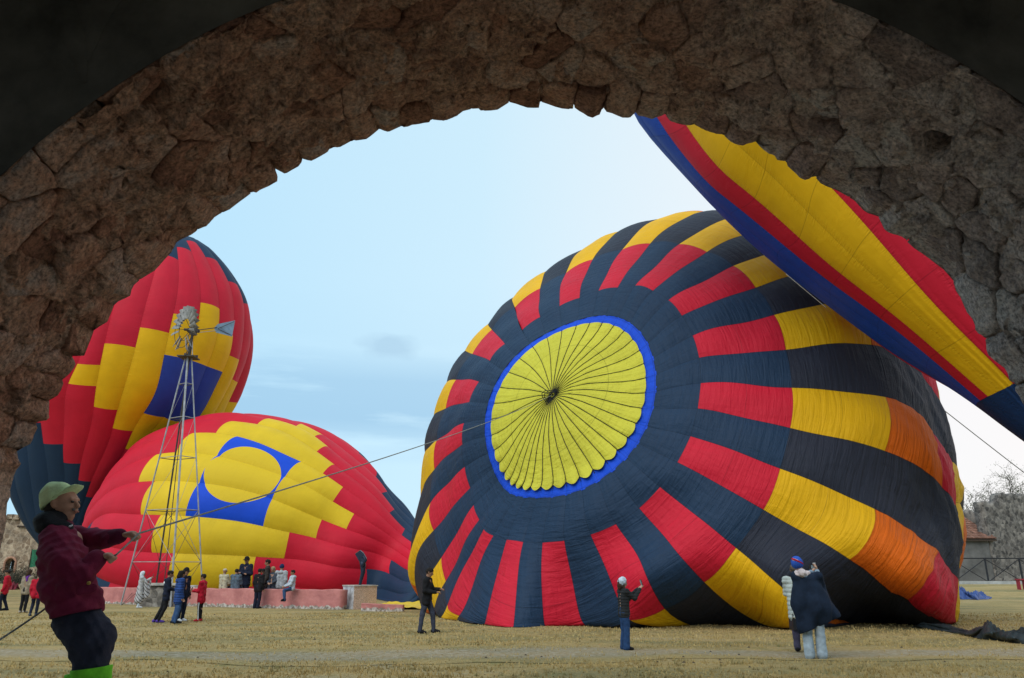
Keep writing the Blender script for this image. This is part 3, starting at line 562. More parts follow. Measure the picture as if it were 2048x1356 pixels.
# ------------------------------------------------------------------ the stone arch
EDGE = [(12,1050),(14,1003.6),(28,949),(32,940),(43,929),(32,910),(36,901),(60,887),(67,862),(76,841),(97,838),(99.5,798),(119,786.5),(123,761),(137,750),(153,729),(144,712),(168,712),(180,683),(189,659),(216,644),(230,606),(261,592),(264,572.5),(288,553),(307,544),(331,517),(345,503),(354,483),(387,468),(400,455),(413,454),(431,431.5),(457,420),(505,383.6),(553,356),(551,337),(570,348.5),(601,330),(605,317),(623,323),(656,304),(663,294),(677,296),(702.5,282),(733,278.6),(759,258),(776,265),(805,251),(846,241),(873,239),(887,243),(916,232),(919.6,224),(955.5,215),(960.6,222),(993,220.5),(1020,204),(1055,216),(1078.5,216),(1080,203),(1119.5,216),(1146,219),(1147.6,205),(1160.6,213.6),(1184.5,224),(1205,216),(1246,227),(1270,224),(1308,232),(1329,227),(1341,243.6),(1373,252),(1392,248),(1403,258),(1426,266),(1444,267),(1459,282),(1482,291),(1512,283),(1524,298),(1550,311),(1556,322),(1571,322),(1592,335),(1603,350),(1618,356),(1625,348),(1642,367.5),(1678,383),(1709,401),(1730,424.5),(1756,432),(1771,463),(1807,471),(1818,489),(1849,510),(1875,530),(1881,532),(1905,559),(1910.5,580),(1922,597),(1934,627),(1949,642),(1952,662),(1966.6,671),(1980,686),(1978,703.5),(1996,724),(2014,739),(2028.6,765.5),(2040,783),(2052,812),(2066,850),(2075,900),(2085,1000)]
D1, D0 = 5.0, 3.5
class Arch: pass
def arch_profile():
    A = Arch(); P = at_y(EDGE, D1)[:, [0, 2]]
    P = np.vstack([[P[0, 0] - .06, .0], [P[0, 0] - .04, .8], [P[0, 0] - .01, 1.5], P, [P[-1, 0] + .02, 1.5], [P[-1, 0] + .04, .8], [P[-1, 0] + .06, .0]])
    d = np.concatenate([[0], np.cumsum(np.linalg.norm(np.diff(P, axis=0), axis=1))]); K = int(d[-1] / .01); s = np.linspace(0, d[-1], K)
    T = np.stack([np.interp(s, d, P[:, 0]), np.interp(s, d, P[:, 1])], 1)
    sg = 32; ker = np.exp(-.5 * (np.arange(-3 * sg, 3 * sg + 1) / sg) ** 2); ker /= ker.sum()
    pad = np.vstack([2 * T[0] - T[1:3 * sg + 1][::-1], T, 2 * T[-1] - T[-3 * sg - 1:-1][::-1]])
    S = np.stack([np.convolve(pad[:, i], ker, 'valid') for i in (0, 1)], 1)
    tn = np.gradient(S, axis=0); tn /= np.linalg.norm(tn, axis=1)[:, None]; n = np.stack([-tn[:, 1], tn[:, 0]], 1)   # outward of the opening
    if (n[K // 2, 1]) < 0: n = -n
    A.s, A.S, A.n, A.D, A.K, A.L = s, S, n, T - S, K, s[-1]; A.out = (A.D * n).sum(1)
    def pos(ss, dd, h):
        ss = np.clip(np.asarray(ss, float), 0, A.L); dd = np.asarray(dd, float); w = (1 - sstep(0.05, .40, dd))
        f = lambda arr: np.stack([np.interp(ss, s, arr[:, 0]), np.interp(ss, s, arr[:, 1])], -1)
        q = f(S) + f(A.D) * w[..., None] - f(n) * np.asarray(h, float)[..., None]
        return np.stack([q[..., 0], D1 - dd, q[..., 1]], -1)
    A.pos = pos; return A
def fnoise(P, sc, oct=4):
    """cheap value noise from summed sines, vectorised"""
    x, y, z = P[..., 0] * sc, P[..., 1] * sc, P[..., 2] * sc; o = 0; a = 1.0; t = 0
    for k in range(oct):
        o = o + a * np.sin(x * 1.7 + 2.3 * np.sin(y * 1.3 + k) + k * 1.9) * np.sin(y * 1.9 + 1.7 * np.sin(z * 1.1 + 2 * k)) * np.sin(z * 1.6 + 1.9 * np.sin(x * 1.2 + 3 * k) + 1.1); t += a; a *= .55; x, y, z = x * 2.03, y * 2.07, z * 1.97
    return o / t * 1.6
def stone_material(name, cols, bump=1.0):
    m, nt, b = new_mat(name); L = nt.links; tc = N_(nt, 'ShaderNodeTexCoord'); oi = N_(nt, 'ShaderNodeObjectInfo')
    n1 = N_(nt, 'ShaderNodeTexNoise', Scale=5, Detail=8, Roughness=.7); L.new(tc.outputs['Object'], n1.inputs['Vector'])
    n2 = N_(nt, 'ShaderNodeTexNoise', Scale=38, Detail=7, Roughness=.75); L.new(tc.outputs['Object'], n2.inputs['Vector'])
    ad = N_(nt, 'ShaderNodeMath', operation='MULTIPLY_ADD'); L.new(oi.outputs['Random'], ad.inputs[0]); ad.inputs[1].default_value = .42; ad.inputs[2].default_value = -.21
    a2 = N_(nt, 'ShaderNodeMath', operation='ADD'); L.new(ad.outputs[0], a2.inputs[0]); L.new(n1.outputs[0], a2.inputs[1])
    r = ramp(nt, [(.22, cols[0]), (.42, cols[1]), (.58, cols[2]), (.78, cols[3])]); L.new(a2.outputs[0], r.inputs[0])
    sp2 = ramp(nt, [(.36, (.30, .29, .28)), (.5, (1, 1, 1)), (.66, (1.7, 1.62, 1.5))]); L.new(n2.outputs[0], sp2.inputs[0])
    hs = N_(nt, 'ShaderNodeHueSaturation'); sx = N_(nt, 'ShaderNodeSeparateXYZ'); L.new(tc.outputs['Object'], sx.inputs[0]); n9 = N_(nt, 'ShaderNodeTexNoise', Scale=1.3, Detail=4); L.new(tc.outputs['Object'], n9.inputs['Vector'])
    xx = N_(nt, 'ShaderNodeMath', operation='MULTIPLY_ADD'); L.new(n9.outputs[0], xx.inputs[0]); xx.inputs[1].default_value = 3.0; L.new(sx.outputs[0], xx.inputs[2]); mr = N_(nt, 'ShaderNodeMapRange'); mr.inputs[1].default_value = 1.6; mr.inputs[2].default_value = 4.6; mr.inputs[3].default_value = 1.22; mr.inputs[4].default_value = .42; L.new(xx.outputs[0], mr.inputs[0]); L.new(mr.outputs[0], hs.inputs['Saturation']); L.new(r.outputs[0], hs.inputs['Color'])
    zz = N_(nt, 'ShaderNodeMath', operation='MULTIPLY_ADD'); L.new(n9.outputs[0], zz.inputs[0]); zz.inputs[1].default_value = 1.1; L.new(sx.outputs[2], zz.inputs[2])   # old lime plaster left on the foot of the jambs
    zr = N_(nt, 'ShaderNodeMapRange'); zr.inputs[1].default_value = 2.75; zr.inputs[2].default_value = 2.55; zr.inputs[4].default_value = .8; L.new(zz.outputs[0], zr.inputs[0])
    pm = N_(nt, 'ShaderNodeMixRGB'); pm.inputs[2].default_value = (.60, .44, .34, 1); L.new(zr.outputs[0], pm.inputs[0]); L.new(hs.outputs[0], pm.inputs[1])
    mu = N_(nt, 'ShaderNodeMixRGB'); mu.blend_type = 'MULTIPLY'; mu.inputs[0].default_value = .9; L.new(pm.outputs[0], mu.inputs[1]); L.new(sp2.outputs[0], mu.inputs[2]); L.new(mu.outputs[0], b.inputs['Base Color'])
    b.inputs['Roughness'].default_value = .95; b.inputs['Specular IOR Level'].default_value = .15
    n3 = N_(nt, 'ShaderNodeTexNoise', Scale=14, Detail=9, Roughness=.72, Distortion=.5); L.new(tc.outputs['Object'], n3.inputs['Vector'])
    vo = N_(nt, 'ShaderNodeTexVoronoi', Scale=26); L.new(tc.outputs['Object'], vo.inputs['Vector'])
    a3 = N_(nt, 'ShaderNodeMath', operation='MULTIPLY_ADD'); L.new(vo.outputs['Distance'], a3.inputs[0]); a3.inputs[1].default_value = .35; L.new(n3.outputs[0], a3.inputs[2])
    bp = N_(nt, 'ShaderNodeBump', Strength=bump, Distance=.05); L.new(a3.outputs[0], bp.inputs['Height']); L.new(bp.outputs[0], b.inputs['Normal']); return m
def clip_poly(poly, m, nrm):
    """keep the side of the polygon where (p - m).nrm <= 0"""
    out = []
    for i in range(len(poly)):
        a, b = poly[i], poly[(i + 1) % len(poly)]; da = (a - m) @ nrm; db = (b - m) @ nrm
        if da <= 0: out.append(a)
        if (da < 0 < db) or (db < 0 < da): out.append(a + (b - a) * (da / (da - db)))
    return out
def build_arch():
    A = arch_profile(); R = random.Random(11); rng = np.random.default_rng(11); DEP = D1 - D0
    root = empty('stone_arch', (0, D1, .33), 'dark rubble stone arch framing the whole view, rough brown underside with ragged edge', 'arch')
    stone = stone_material('arch_stone', [(.20, .115, .092), (.36, .215, .165), (.48, .325, .26), (.42, .345, .31)])
    mortar = stone_material('arch_mortar', [(.22, .125, .098), (.40, .245, .19), (.52, .35, .275), (.62, .47, .39)], 1.3)
    holes = [np.array(x) for x in HOLES(A)]
    # seeds: one per tooth of the ragged outer edge, then jittered rows
    o = A.out; notch = [i for i in range(12, A.K - 12) if o[i] == o[max(0, i - 9):i + 10].max() and o[i] > np.percentile(o[max(0, i - 40):i + 40], 60)]
    cuts = [0.0]
    for i in notch:
        if A.s[i] - cuts[-1] > .09: cuts.append(A.s[i])
    cuts.append(A.L); c2 = [cuts[0]]
    for c in cuts[1:]:
        g = c - c2[-1]; k = max(1, int(round(g / .42)))
        for j in range(1, k + 1): c2.append(c2[-1] + g / k if j == 1 else c2[-1] + g / k)
    seeds = [((a + b) / 2, .11 + .03 * R.random()) for a, b in zip(c2[:-1], c2[1:])]; ne = len(seeds)
    d = .40; row = 0
    while d < DEP + .05:
        s = R.random() * .3
        while s < A.L:
            seeds.append((s + R.uniform(-.07, .07), d + R.uniform(-.11, .11))); s += R.choice([R.uniform(.16, .28), R.uniform(.34, .66)])
        d += .265; row += 1
    seeds = np.array(seeds); stones = 0; stuffV = MB()
    order = sorted(range(len(seeds)), key=lambda i: abs(seeds[i][0] - A.L / 2))
    for cnt, i in enumerate(order):
        c = seeds[i]; dist = np.linalg.norm(seeds - c, axis=1); nb = np.argsort(dist)[1:16]
        poly = [np.array(q, float) for q in ((c[0] - .6, max(c[1] - .6, -.0)), (c[0] + .6, max(c[1] - .6, -.0)), (c[0] + .6, min(c[1] + .6, DEP)), (c[0] - .6, min(c[1] + .6, DEP)))]
        for j in nb:
            v = seeds[j] - c; mid = c + v * .5
            if (i < ne) != (j < ne): mid = c + v * (.62 if i < ne else .38)
            poly = clip_poly(poly, mid, v)
            if len(poly) < 3: break
        if len(poly) < 3: continue
        poly = np.array(poly); cen = poly.mean(0)
        if any(np.linalg.norm(cen - h[:2]) < h[2] * 1.5 for h in holes): continue
        # outline resampled, joint pulled in
        dd = np.concatenate([[0], np.cumsum(np.linalg.norm(np.diff(np.vstack([poly, poly[:1]]), axis=0), axis=1))]); nB = 24
        t = np.linspace(0, dd[-1], nB, endpoint=False); pc = np.vstack([poly, poly[:1]]); O = np.stack([np.interp(t, dd, pc[:, k]) for k in (0, 1)], 1)
        vec = cen - O; ln = np.linalg.norm(vec, axis=1)[:, None]; joint = R.uniform(.0, .005); O = O + vec / np.maximum(ln, 1e-6) * np.minimum(joint + .024 * rng.random((nB, 1)) ** 3, ln * .4)
        if i < ne: O[:, 1] = np.where(O[:, 1] < .05, 0.0, O[:, 1])
        prot = R.gauss(.002, .012) + (R.random() < .14) * R.uniform(.01, .035); tilt = rng.normal(0, .07, 2); V = []; F = []
        rings = [(1.0, -.11), (1.0, -.006), (.965, .006), (.80, .009), (.58, .010), (.36, .012), (.16, .012)]
        for q, h in rings:
            W_ = cen + (O - cen) * q; hh = np.full(nB, h + prot) if h > -.05 else np.full(nB, h)
            if h > -.05: hh = hh + ((W_ - cen) * tilt).sum(1)
            edge = (O[:, 1] < .02) & (i < ne)
            if h > -.05: hh = np.where(edge & (q > .9), np.minimum(hh, 0.0) * 0 - (.004 if q < 1 else 0), hh)
            X = A.pos(W_[:, 0], W_[:, 1], hh)
            if h > -.012:
                nn = fnoise(X, 4.0) * .016 + fnoise(X, 15) * .008 + (np.round(fnoise(X, 6.5) * 2.2) / 2.2) * .010; nrm2 = np.stack([np.interp(np.clip(W_[:, 0], 0, A.L), A.s, A.n[:, 0]), np.zeros(nB), np.interp(np.clip(W_[:, 0], 0, A.L), A.s, A.n[:, 1])], 1); X = X + nrm2 * np.where(edge & (q > .9), nn * .15, nn)[:, None]
            V += list(X)
        m = A.pos(np.array([cen[0]]), np.array([cen[1]]), np.array([.012 + prot]))[0]; V.append(m)
        for r_ in range(len(rings) - 1):
            for k in range(nB): F.append((r_ * nB + k, r_ * nB + (k + 1) % nB, (r_ + 1) * nB + (k + 1) % nB, (r_ + 1) * nB + k))
        b0 = (len(rings) - 1) * nB; F += [(b0 + k, b0 + (k + 1) % nB, len(V) - 1) for k in range(nB)]
        if stones < 296: link('stone', mesh('stone', V, F), root, stone); stones += 1
        else: stuffV.add(V, F)
    if stuffV.V: tag(stuffV.build('stone_courses', stone, root, True), None, None, None, 'stuff')
    # mortar bed behind and between the stones
    ns = int(A.L / .0145); nd = 104; s = np.linspace(0, A.L, ns); dd = np.linspace(0.0, DEP, nd); S_, D_ = np.meshgrid(s, dd, indexing='ij')
    X = A.pos(S_, D_, np.zeros_like(S_)); big = fnoise(X, 2.6); h = .010 + .036 * big + np.clip(facets(X, .21, .020, .16, 4), -.06, .06) * (.6 + .4 * fnoise(X, 1.7)) + np.clip(facets(X, .085, .009, .18, 5), -.022, .022) + .006 * fnoise(X, 30) - .07 * np.clip(fnoise(X, 5.2) - .45, 0, 1)
    h = np.where(D_ < .22, np.minimum(h * .5, -.004), h)
    for hx in holes: h = h - (hx[3]) * np.exp(-(((S_ - hx[0]) ** 2 + (D_ - hx[1]) ** 2) / (hx[2] ** 2)) ** 2)
    X = A.pos(S_, D_, h); idx = np.arange(ns * nd).reshape(ns, nd); Q = np.stack([idx[:-1, :-1], idx[1:, :-1], idx[1:, 1:], idx[:-1, 1:]], -1).reshape(-1, 4)
    link('mortar', mesh_np('mortar', X.reshape(-1, 3), Q), root, mortar)
    # faces of the wall above and beside the opening, outside and inside
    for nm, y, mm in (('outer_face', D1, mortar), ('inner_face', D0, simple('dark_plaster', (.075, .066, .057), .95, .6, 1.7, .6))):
        k = np.arange(0, A.K, 6); B = A.pos(A.s[k], np.full(len(k), D1 - y), np.full(len(k), -.02)); c = np.array([0, 1.2])
        v = B[:, [0, 2]] - c; sc = np.minimum(7.5 / np.maximum(np.abs(v[:, 0]), 1e-3), np.where(v[:, 1] > 0, 6.0 / np.maximum(v[:, 1], 1e-3), 1e9)); sc = np.minimum(sc, 6)
        O = c + v * sc[:, None]; O[:, 1] = np.maximum(O[:, 1], 0); O3 = np.stack([O[:, 0], np.full(len(k), y), O[:, 1]], 1); B = B.copy()
        V = np.vstack([B, O3]); n = len(k); link(nm, mesh(nm, V, [(i, i + 1, n + i + 1, n + i) for i in range(n - 1)], False), root, mm)
    top = MB().box((0, (D0 + D1) / 2, 7.4), (15.2, D1 - D0, .4)); top.build('coping', mortar, root)
    return A
from mathutils import kdtree
def facets(X, spacing, amp, slope, seed):
    """broken-rock facets: every point takes the height of the tilted plane of its nearest random centre"""
    sh = X.shape[:-1]; Q = X.reshape(-1, 3); r = np.random.default_rng(seed); lo, hi = Q.min(0), Q.max(0)
    area = 14.0; n = int(min(len(Q) * .5, 20 / spacing ** 2)); S = Q[r.choice(len(Q), n, replace=False)] + r.normal(0, spacing * .3, (n, 3))
    t = kdtree.KDTree(n)
    for i, s in enumerate(S): t.insert(s, i)
    t.balance(); W_ = Q + np.stack([fnoise(Q, 14), fnoise(Q[:, [1, 2, 0]], 14), fnoise(Q[:, [2, 0, 1]], 14)], 1) * spacing * .13
    idx = np.fromiter((t.find(w)[1] for w in W_), int, len(Q)); off = r.normal(0, amp, n); tl = r.normal(0, slope, (n, 3)); return (off[idx] + ((Q - S[idx]) * tl[idx]).sum(1)).reshape(sh)
def HOLES(A):
    out = []
    for (px, py, r, dep) in ((315, 190, .085, .35), (1868, 292, .075, .30), (125, 345, .06, .16), (1830, 60, .05, .15), (60, 480, .055, .15), (1990, 250, .05, .12)):
        rr = rays([(px, py)])[0]; best = None
        for t in np.linspace(D0, D1, 60):
            P = CAMP + rr * (t / rr[1]); q = P[[0, 2]]; j = np.argmin(np.linalg.norm(A.S - q, axis=1)); e = abs((q - A.S[j]) @ A.n[j])
            if best is None or e < best[0]: best = (e, A.s[j], D1 - t)
        out.append((best[1], best[2], r, dep))
    return out
def build_room():
    root = empty('vaulted_room', (0, 0, .33), 'dark plastered vault of the room behind the arch', 'room')
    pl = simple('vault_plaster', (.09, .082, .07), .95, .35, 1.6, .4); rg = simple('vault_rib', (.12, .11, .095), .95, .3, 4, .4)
    # groined barrel: ceiling cells springing from the arch wall
    n = 28; m = 14; V = []; 
    xs = np.linspace(-4.6, 4.6, n); ys = np.linspace(-3.2, D0 - .01, m)
    for x in xs:
        for y in ys:
            a = 4.15 + 1.75 * math.sqrt(max(0, 1 - (x / 4.6) ** 2)); b = 4.15 + 1.75 * math.sqrt(max(0, 1 - ((y - .15) / 3.4) ** 2)); V.append((x, y, max(a, b)))
    F = [(i * m + j, (i + 1) * m + j, (i + 1) * m + j + 1, i * m + j + 1) for i in range(n - 1) for j in range(m - 1)]
    link('ceiling', mesh('ceiling', V, F), root, pl)
    mb = MB(); mb.box((-4.7, .15, 3.2), (.2, 6.9, 6.4)); mb.box((4.7, .15, 3.2), (.2, 6.9, 6.4)); mb.box((-4.2, -3.3, 3.2), (1.2, .2, 6.4)); mb.box((4.2, -3.3, 3.2), (1.2, .2, 6.4)); mb.box((0, -3.3, 5.75), (7.2, .2, 1.3)); mb.box((0, .15, 6.5), (9.6, 6.9, .2)); mb.build('walls', pl, root)  # unseen back wall left wide open to let light onto the arch
    for (a, b, c) in (((168, 165), (150, 75), (98, 0)), ((174, 120), (188, 45), (196, 0)), ((1978, 90), (2003, 35), (2030, 0))):
        P = [AY(*q, D0 - .004) for q in (a, b, c)]; V = []     # low plastered groin edges dying into the wall
        for i, p in enumerate(P): w = (.01, .05, .09)[i]; V += [p - [w * 1.4, 0, 0], p + [0, -w * .35, 0], p + [w * 1.4, 0, 0]]
        link('groin', mesh('groin', V, [(0, 1, 4, 3), (1, 2, 5, 4), (3, 4, 7, 6), (4, 5, 8, 7)]), root, MATS['dark_plaster'])
# ------------------------------------------------------------------ setting behind the balloons
def grid_wall(root, name, P00, P10, h_fn, thick, m, nseg=60, rough=.02):
    """a rough masonry wall from P00 to P10 with an uneven top"""
    P00, P10 = np.array(P00, float), np.array(P10, float); d = P10 - P00; L = np.linalg.norm(d[:2]); t = d / L; nrm = np.array([t[1], -t[0], 0])
    nz = 26; V = []; F = []; us = np.linspace(0, L, nseg)
    for side in (0, 1):
        for u in us:
            top = h_fn(u / L)
            for k in range(nz):
                p = P00 + t * u + nrm * (-thick * side); p = p + np.array([0, 0, top * k / (nz - 1)]); q = fnoise(p[None], 2.1)[0] * rough + fnoise(p[None], 7)[0] * rough * .5; V.append(p + nrm * q * (1 if side == 0 else -1))
    n1 = nseg * nz
    for i in range(nseg - 1):
        for k in range(nz - 1):
            a = i * nz + k; F.append((a, a + nz, a + nz + 1, a + 1)); F.append((n1 + a, n1 + a + 1, n1 + a + nz + 1, n1 + a + nz))
        a = i * nz + nz - 1; F.append((a, a + nz, n1 + a + nz, n1 + a))
    F.append(tuple([k for k in range(nz)] + [n1 + k for k in range(nz - 1, -1, -1)])); e = (nseg - 1) * nz; F.append(tuple([e + k for k in range(nz - 1, -1, -1)] + [n1 + e + k for k in range(nz)]))
    return link(name, mesh(name, V, F), root, m)
def build_pink_wall():
    pink = new_pink()
    a = AY(120, 1193, 41.0); b = AY(681, 1216, 34.2); a[2] = 0; b[2] = 0
    root = empty('low_wall', ((a + b) / 2), 'low pink plastered wall with a flaking base that people sit on', 'wall')
    hw = lambda u: .80 + .01 * math.sin(u * 40) + .012 * math.sin(u * 93)
    grid_wall(root, 'wall_body', a - [0, 0, .1], b - [0, 0, .1], lambda u: hw(u) + .1, .45, pink, 80, .012)
    return a, b
def new_pink():
    m, nt, b = new_mat('pink_plaster'); L = nt.links; tc = N_(nt, 'ShaderNodeTexCoord'); n1 = N_(nt, 'ShaderNodeTexNoise', Scale=1.6, Detail=7, Roughness=.65); L.new(tc.outputs['Object'], n1.inputs['Vector'])
    r = ramp(nt, [(.3, (.36, .125, .12)), (.55, (.52, .20, .185)), (.75, (.58, .27, .24))]); L.new(n1.outputs[0], r.inputs[0])
    s = N_(nt, 'ShaderNodeSeparateXYZ'); L.new(tc.outputs['Object'], s.inputs[0]); n2 = N_(nt, 'ShaderNodeTexNoise', Scale=5, Detail=5); L.new(tc.outputs['Object'], n2.inputs['Vector'])
    z = N_(nt, 'ShaderNodeMath', operation='MULTIPLY_ADD'); L.new(n2.outputs[0], z.inputs[0]); z.inputs[1].default_value = -.42; L.new(s.outputs[2], z.inputs[2])
    lt = ramp(nt, [(.0, (1, 1, 1)), (.035, (0, 0, 0))]); ad = N_(nt, 'ShaderNodeMath', operation='ADD'); ad.inputs[1].default_value = .10; L.new(z.outputs[0], ad.inputs[0]); L.new(ad.outputs[0], lt.inputs[0])
    n3 = N_(nt, 'ShaderNodeTexNoise', Scale=9, Detail=4); L.new(tc.outputs['Object'], n3.inputs['Vector']); r3 = ramp(nt, [(.4, (.20, .16, .13)), (.62, (.55, .50, .46))]); L.new(n3.outputs[0], r3.inputs[0])
    mx = N_(nt, 'ShaderNodeMixRGB'); L.new(lt.outputs[0], mx.inputs[0]); L.new(r.outputs[0], mx.inputs[1]); L.new(r3.outputs[0], mx.inputs[2]); L.new(mx.outputs[0], b.inputs['Base Color']); b.inputs['Roughness'].default_value = .9
    bp = N_(nt, 'ShaderNodeBump', Strength=.5, Distance=.04); L.new(n2.outputs[0], bp.inputs['Height']); L.new(bp.outputs[0], b.inputs['Normal']); MATS['pink_plaster'] = m; return m
def rubble_mat(name, c0, c1, joint, sc=3.2):
    m, nt, b = new_mat(name); L = nt.links; tc = N_(nt, 'ShaderNodeTexCoord'); n0 = N_(nt, 'ShaderNodeTexNoise', Scale=1.2, Detail=6, Roughness=.7); L.new(tc.outputs['Object'], n0.inputs['Vector'])
    v = N_(nt, 'ShaderNodeTexVoronoi', Scale=sc); v.feature = 'F1'; L.new(tc.outputs['Object'], v.inputs['Vector'])
    ve = N_(nt, 'ShaderNodeTexVoronoi', Scale=sc); ve.feature = 'DISTANCE_TO_EDGE'; L.new(tc.outputs['Object'], ve.inputs['Vector'])
    r = ramp(nt, [(.2, c0), (.8, c1)]); L.new(v.outputs['Color'], r.inputs[0]); e = ramp(nt, [(.02, (.5, .5, .5)), (.08, (0, 0, 0))]); L.new(ve.outputs['Distance'], e.inputs[0])
    mx = N_(nt, 'ShaderNodeMixRGB'); mx.inputs[2].default_value = (*joint, 1); L.new(e.outputs[0], mx.inputs[0]); L.new(r.outputs[0], mx.inputs[1])
    st = ramp(nt, [(.38, (.38, .36, .35)), (.58, (1.15, 1.12, 1.08))]); L.new(n0.outputs[0], st.inputs[0]); mu = N_(nt, 'ShaderNodeMixRGB'); mu.blend_type = 'MULTIPLY'; mu.inputs[0].default_value = .8; L.new(mx.outputs[0], mu.inputs[1]); L.new(st.outputs[0], mu.inputs[2]); L.new(mu.outputs[0], b.inputs['Base Color']); b.inputs['Roughness'].default_value = .95
    bp = N_(nt, 'ShaderNodeBump', Strength=.7, Distance=.06); L.new(ve.outputs['Distance'], bp.inputs['Height']); L.new(bp.outputs[0], b.inputs['Normal']); return m
def build_ruins():
    grey = rubble_mat('grey_ruin', (.075, .068, .065), (.24, .215, .195), (.25, .23, .21), 3.4); tan = rubble_mat('tan_ruin', (.22, .16, .11), (.46, .37, .27), (.50, .42, .33), 2.6)
    plas = simple('grey_plaster', (.13, .125, .12), .95, .45, .8, .5)
    # right: tall ruined wall, lower wall behind, lean-to with a tiled roof
    Y = 64.0; z0 = float(gz(0, Y)); root = empty('ruined_wall', AY(2040, 1165, Y), 'tall weathered grey stone wall of a ruin at the right edge', 'wall')
    a, b = AY(1993, 1165, Y), AY(2150, 1165, Y + 3); a[2] = b[2] = z0 - .1
    grid_wall(root, 'wall_body', a, b, lambda u: 6.35 + (u > .22) * .75 + .12 * math.sin(u * 50), .9, grey, 50, .07)
    root = empty('back_wall', AY(1960, 1165, Y + 5), 'lower grey stone wall behind the tiled roof', 'wall'); a, b = AY(1900, 1165, Y + 5), AY(2034, 1165, Y + 5); a[2] = b[2] = z0 - .1
    grid_wall(root, 'wall_body', a, b, lambda u: 6.0 + .15 * math.sin(u * 31), .7, grey, 40, .07)
    root = empty('lean_to', AY(1960, 1165, Y), 'grey plastered lean-to with a red tiled roof beside the ruin', 'building'); a, b = AY(1895, 1165, Y), AY(1991, 1165, Y); a[2] = b[2] = z0 - .1
    grid_wall(root, 'wall_body', a, b, lambda u: 3.5, .4, plas, 30, .03)
    terr = simple('terracotta', (.20, .10, .07), .9, .35, 3, .4, rnd=.35); e0 = AY(1893, 1078, Y - .35); e1 = AY(1994, 1078, Y - .35); r0 = AY(1893, 1037, Y + 3.6); r0[2] = e0[2] + 1.9; n = 17
    tm = MB(); w = (e1[0] - e0[0]) / n
    def tile(i, j, rows=9):
        x = e0[0] + (i + .5) * w; s0, s1 = j / rows, (j + 1.12) / rows; y0 = e0[1] + (r0[1] - e0[1]) * s0; y1 = e0[1] + (r0[1] - e0[1]) * s1; zz0 = e0[2] + (r0[2] - e0[2]) * s0 + .05; zz1 = e0[2] + (r0[2] - e0[2]) * s1 + .0; V = []
        for (y, z, k) in ((y0, zz0, 1.0), (y1, zz1, .86)):
            for q in range(5):
                an = math.pi * q / 4; V.append((x - math.cos(an) * w * .56 * k, y, z + math.sin(an) * w * .42 * k))
        return V, [(q, q + 1, q + 6, q + 5) for q in range(4)] + [(4, 3, 2, 1, 0)]
    for i in range(n):
        for j in range(9): link('roof_tile', mesh('roof_tile', *tile(i, j), False), root, terr)
    MB().add([tuple(e0 - [0, 0, .06]), tuple(e1 - [0, 0, .06]), (e1[0], r0[1], r0[2] - .06), (e0[0], r0[1], r0[2] - .06), tuple(e0 - [0, 0, .16]), tuple(e1 - [0, 0, .16]), (e1[0], r0[1], r0[2] - .16), (e0[0], r0[1], r0[2] - .16)], [(0, 1, 2, 3), (7, 6, 5, 4), (0, 4, 5, 1), (1, 5, 6, 2), (2, 6, 7, 3), (3, 7, 4, 0)]).build('roof_deck', simple('dark_wood', (.05, .035, .025), .9), root)
    # left: tall stone building with an arched doorway
    Y = 66.0; root = empty('stone_building', AY(30, 1165, Y), 'old tan stone building with an arched window, behind the man in maroon', 'building'); a, b = AY(-160, 1165, Y), AY(60, 1165, Y - 1); a[2] = b[2] = z0 - .1
    a2, b2 = a.copy(), b.copy(); xs = lambda px: AY(px, 1120, Y - .6)[0]
    dl, dr = xs(11), xs(33); zb, zt = AY(22, 1145, Y)[2], AY(22, 1115, Y)[2]
    # wall pieces around the opening
    mbw = MB(); H = AY(20, 1037, Y)[2]
    xL, xR = a[0], b[0]; yf, th = Y - .6, .8
    def blk(x0, x1, zz0, zz1): mbw.box(((x0 + x1) / 2, yf + th / 2, (zz0 + zz1) / 2), (x1 - x0, th, zz1 - zz0))
    blk(xL, dl, z0 - .1, H); blk(dr, xR, z0 - .1, H); blk(dl, dr, z0 - .1, zb)
    rr = (dr - dl) / 2; cx_ = (dl + dr) / 2; zc = zt - rr; n = 10; V = []
    for k in range(n + 1):
        an = math.pi * k / n; x = cx_ - rr * math.cos(an); V += [(x, yf, zc + rr * math.sin(an)), (x, yf, H), (x, yf + th, zc + rr * math.sin(an))]
    mbw.add(V, [(3 * k, 3 * k + 3, 3 * k + 4, 3 * k + 1) for k in range(n)] + [(3 * k + 2, 3 * k + 5, 3 * k + 3, 3 * k) for k in range(n)])
    mbw.build('wall_body', tan, root)
    sr = MB(); P = [(dl, yf - .03, zb), (dl, yf - .03, zc)] + [(cx_ - rr * math.cos(math.pi * k / n), yf - .03, zc + rr * math.sin(math.pi * k / n)) for k in range(n + 1)] + [(dr, yf - .03, zb)]
    sr.tube(P, .09, 6).build('window_surround', simple('brick_surround', (.40, .22, .15), .9, .3, 6), root)
    MB().box((cx_, yf + th + .3, (zb + zt) / 2), (dr - dl + .3, .05, zt - zb + .4)).build('window_shade_panel', simple('room_shade', (.02, .025, .03), .9), root)  # dark panel closing the window, the room's shade put into its colour
    cp_ = MB(); 
    for k in range(9): x = xs(-30 + k * 12); cp_.box((x, yf + .3, H + .1 + .05 * math.sin(k * 3)), (.55, .9, .3 + .1 * math.sin(k * 5)))
    cp_.build('parapet', tan, root)
    MB().box((xs(33), yf - .1, AY(0, 1054, Y)[2]), (.7, .12, .14)).build('beam', MATS['dark_wood'], root)
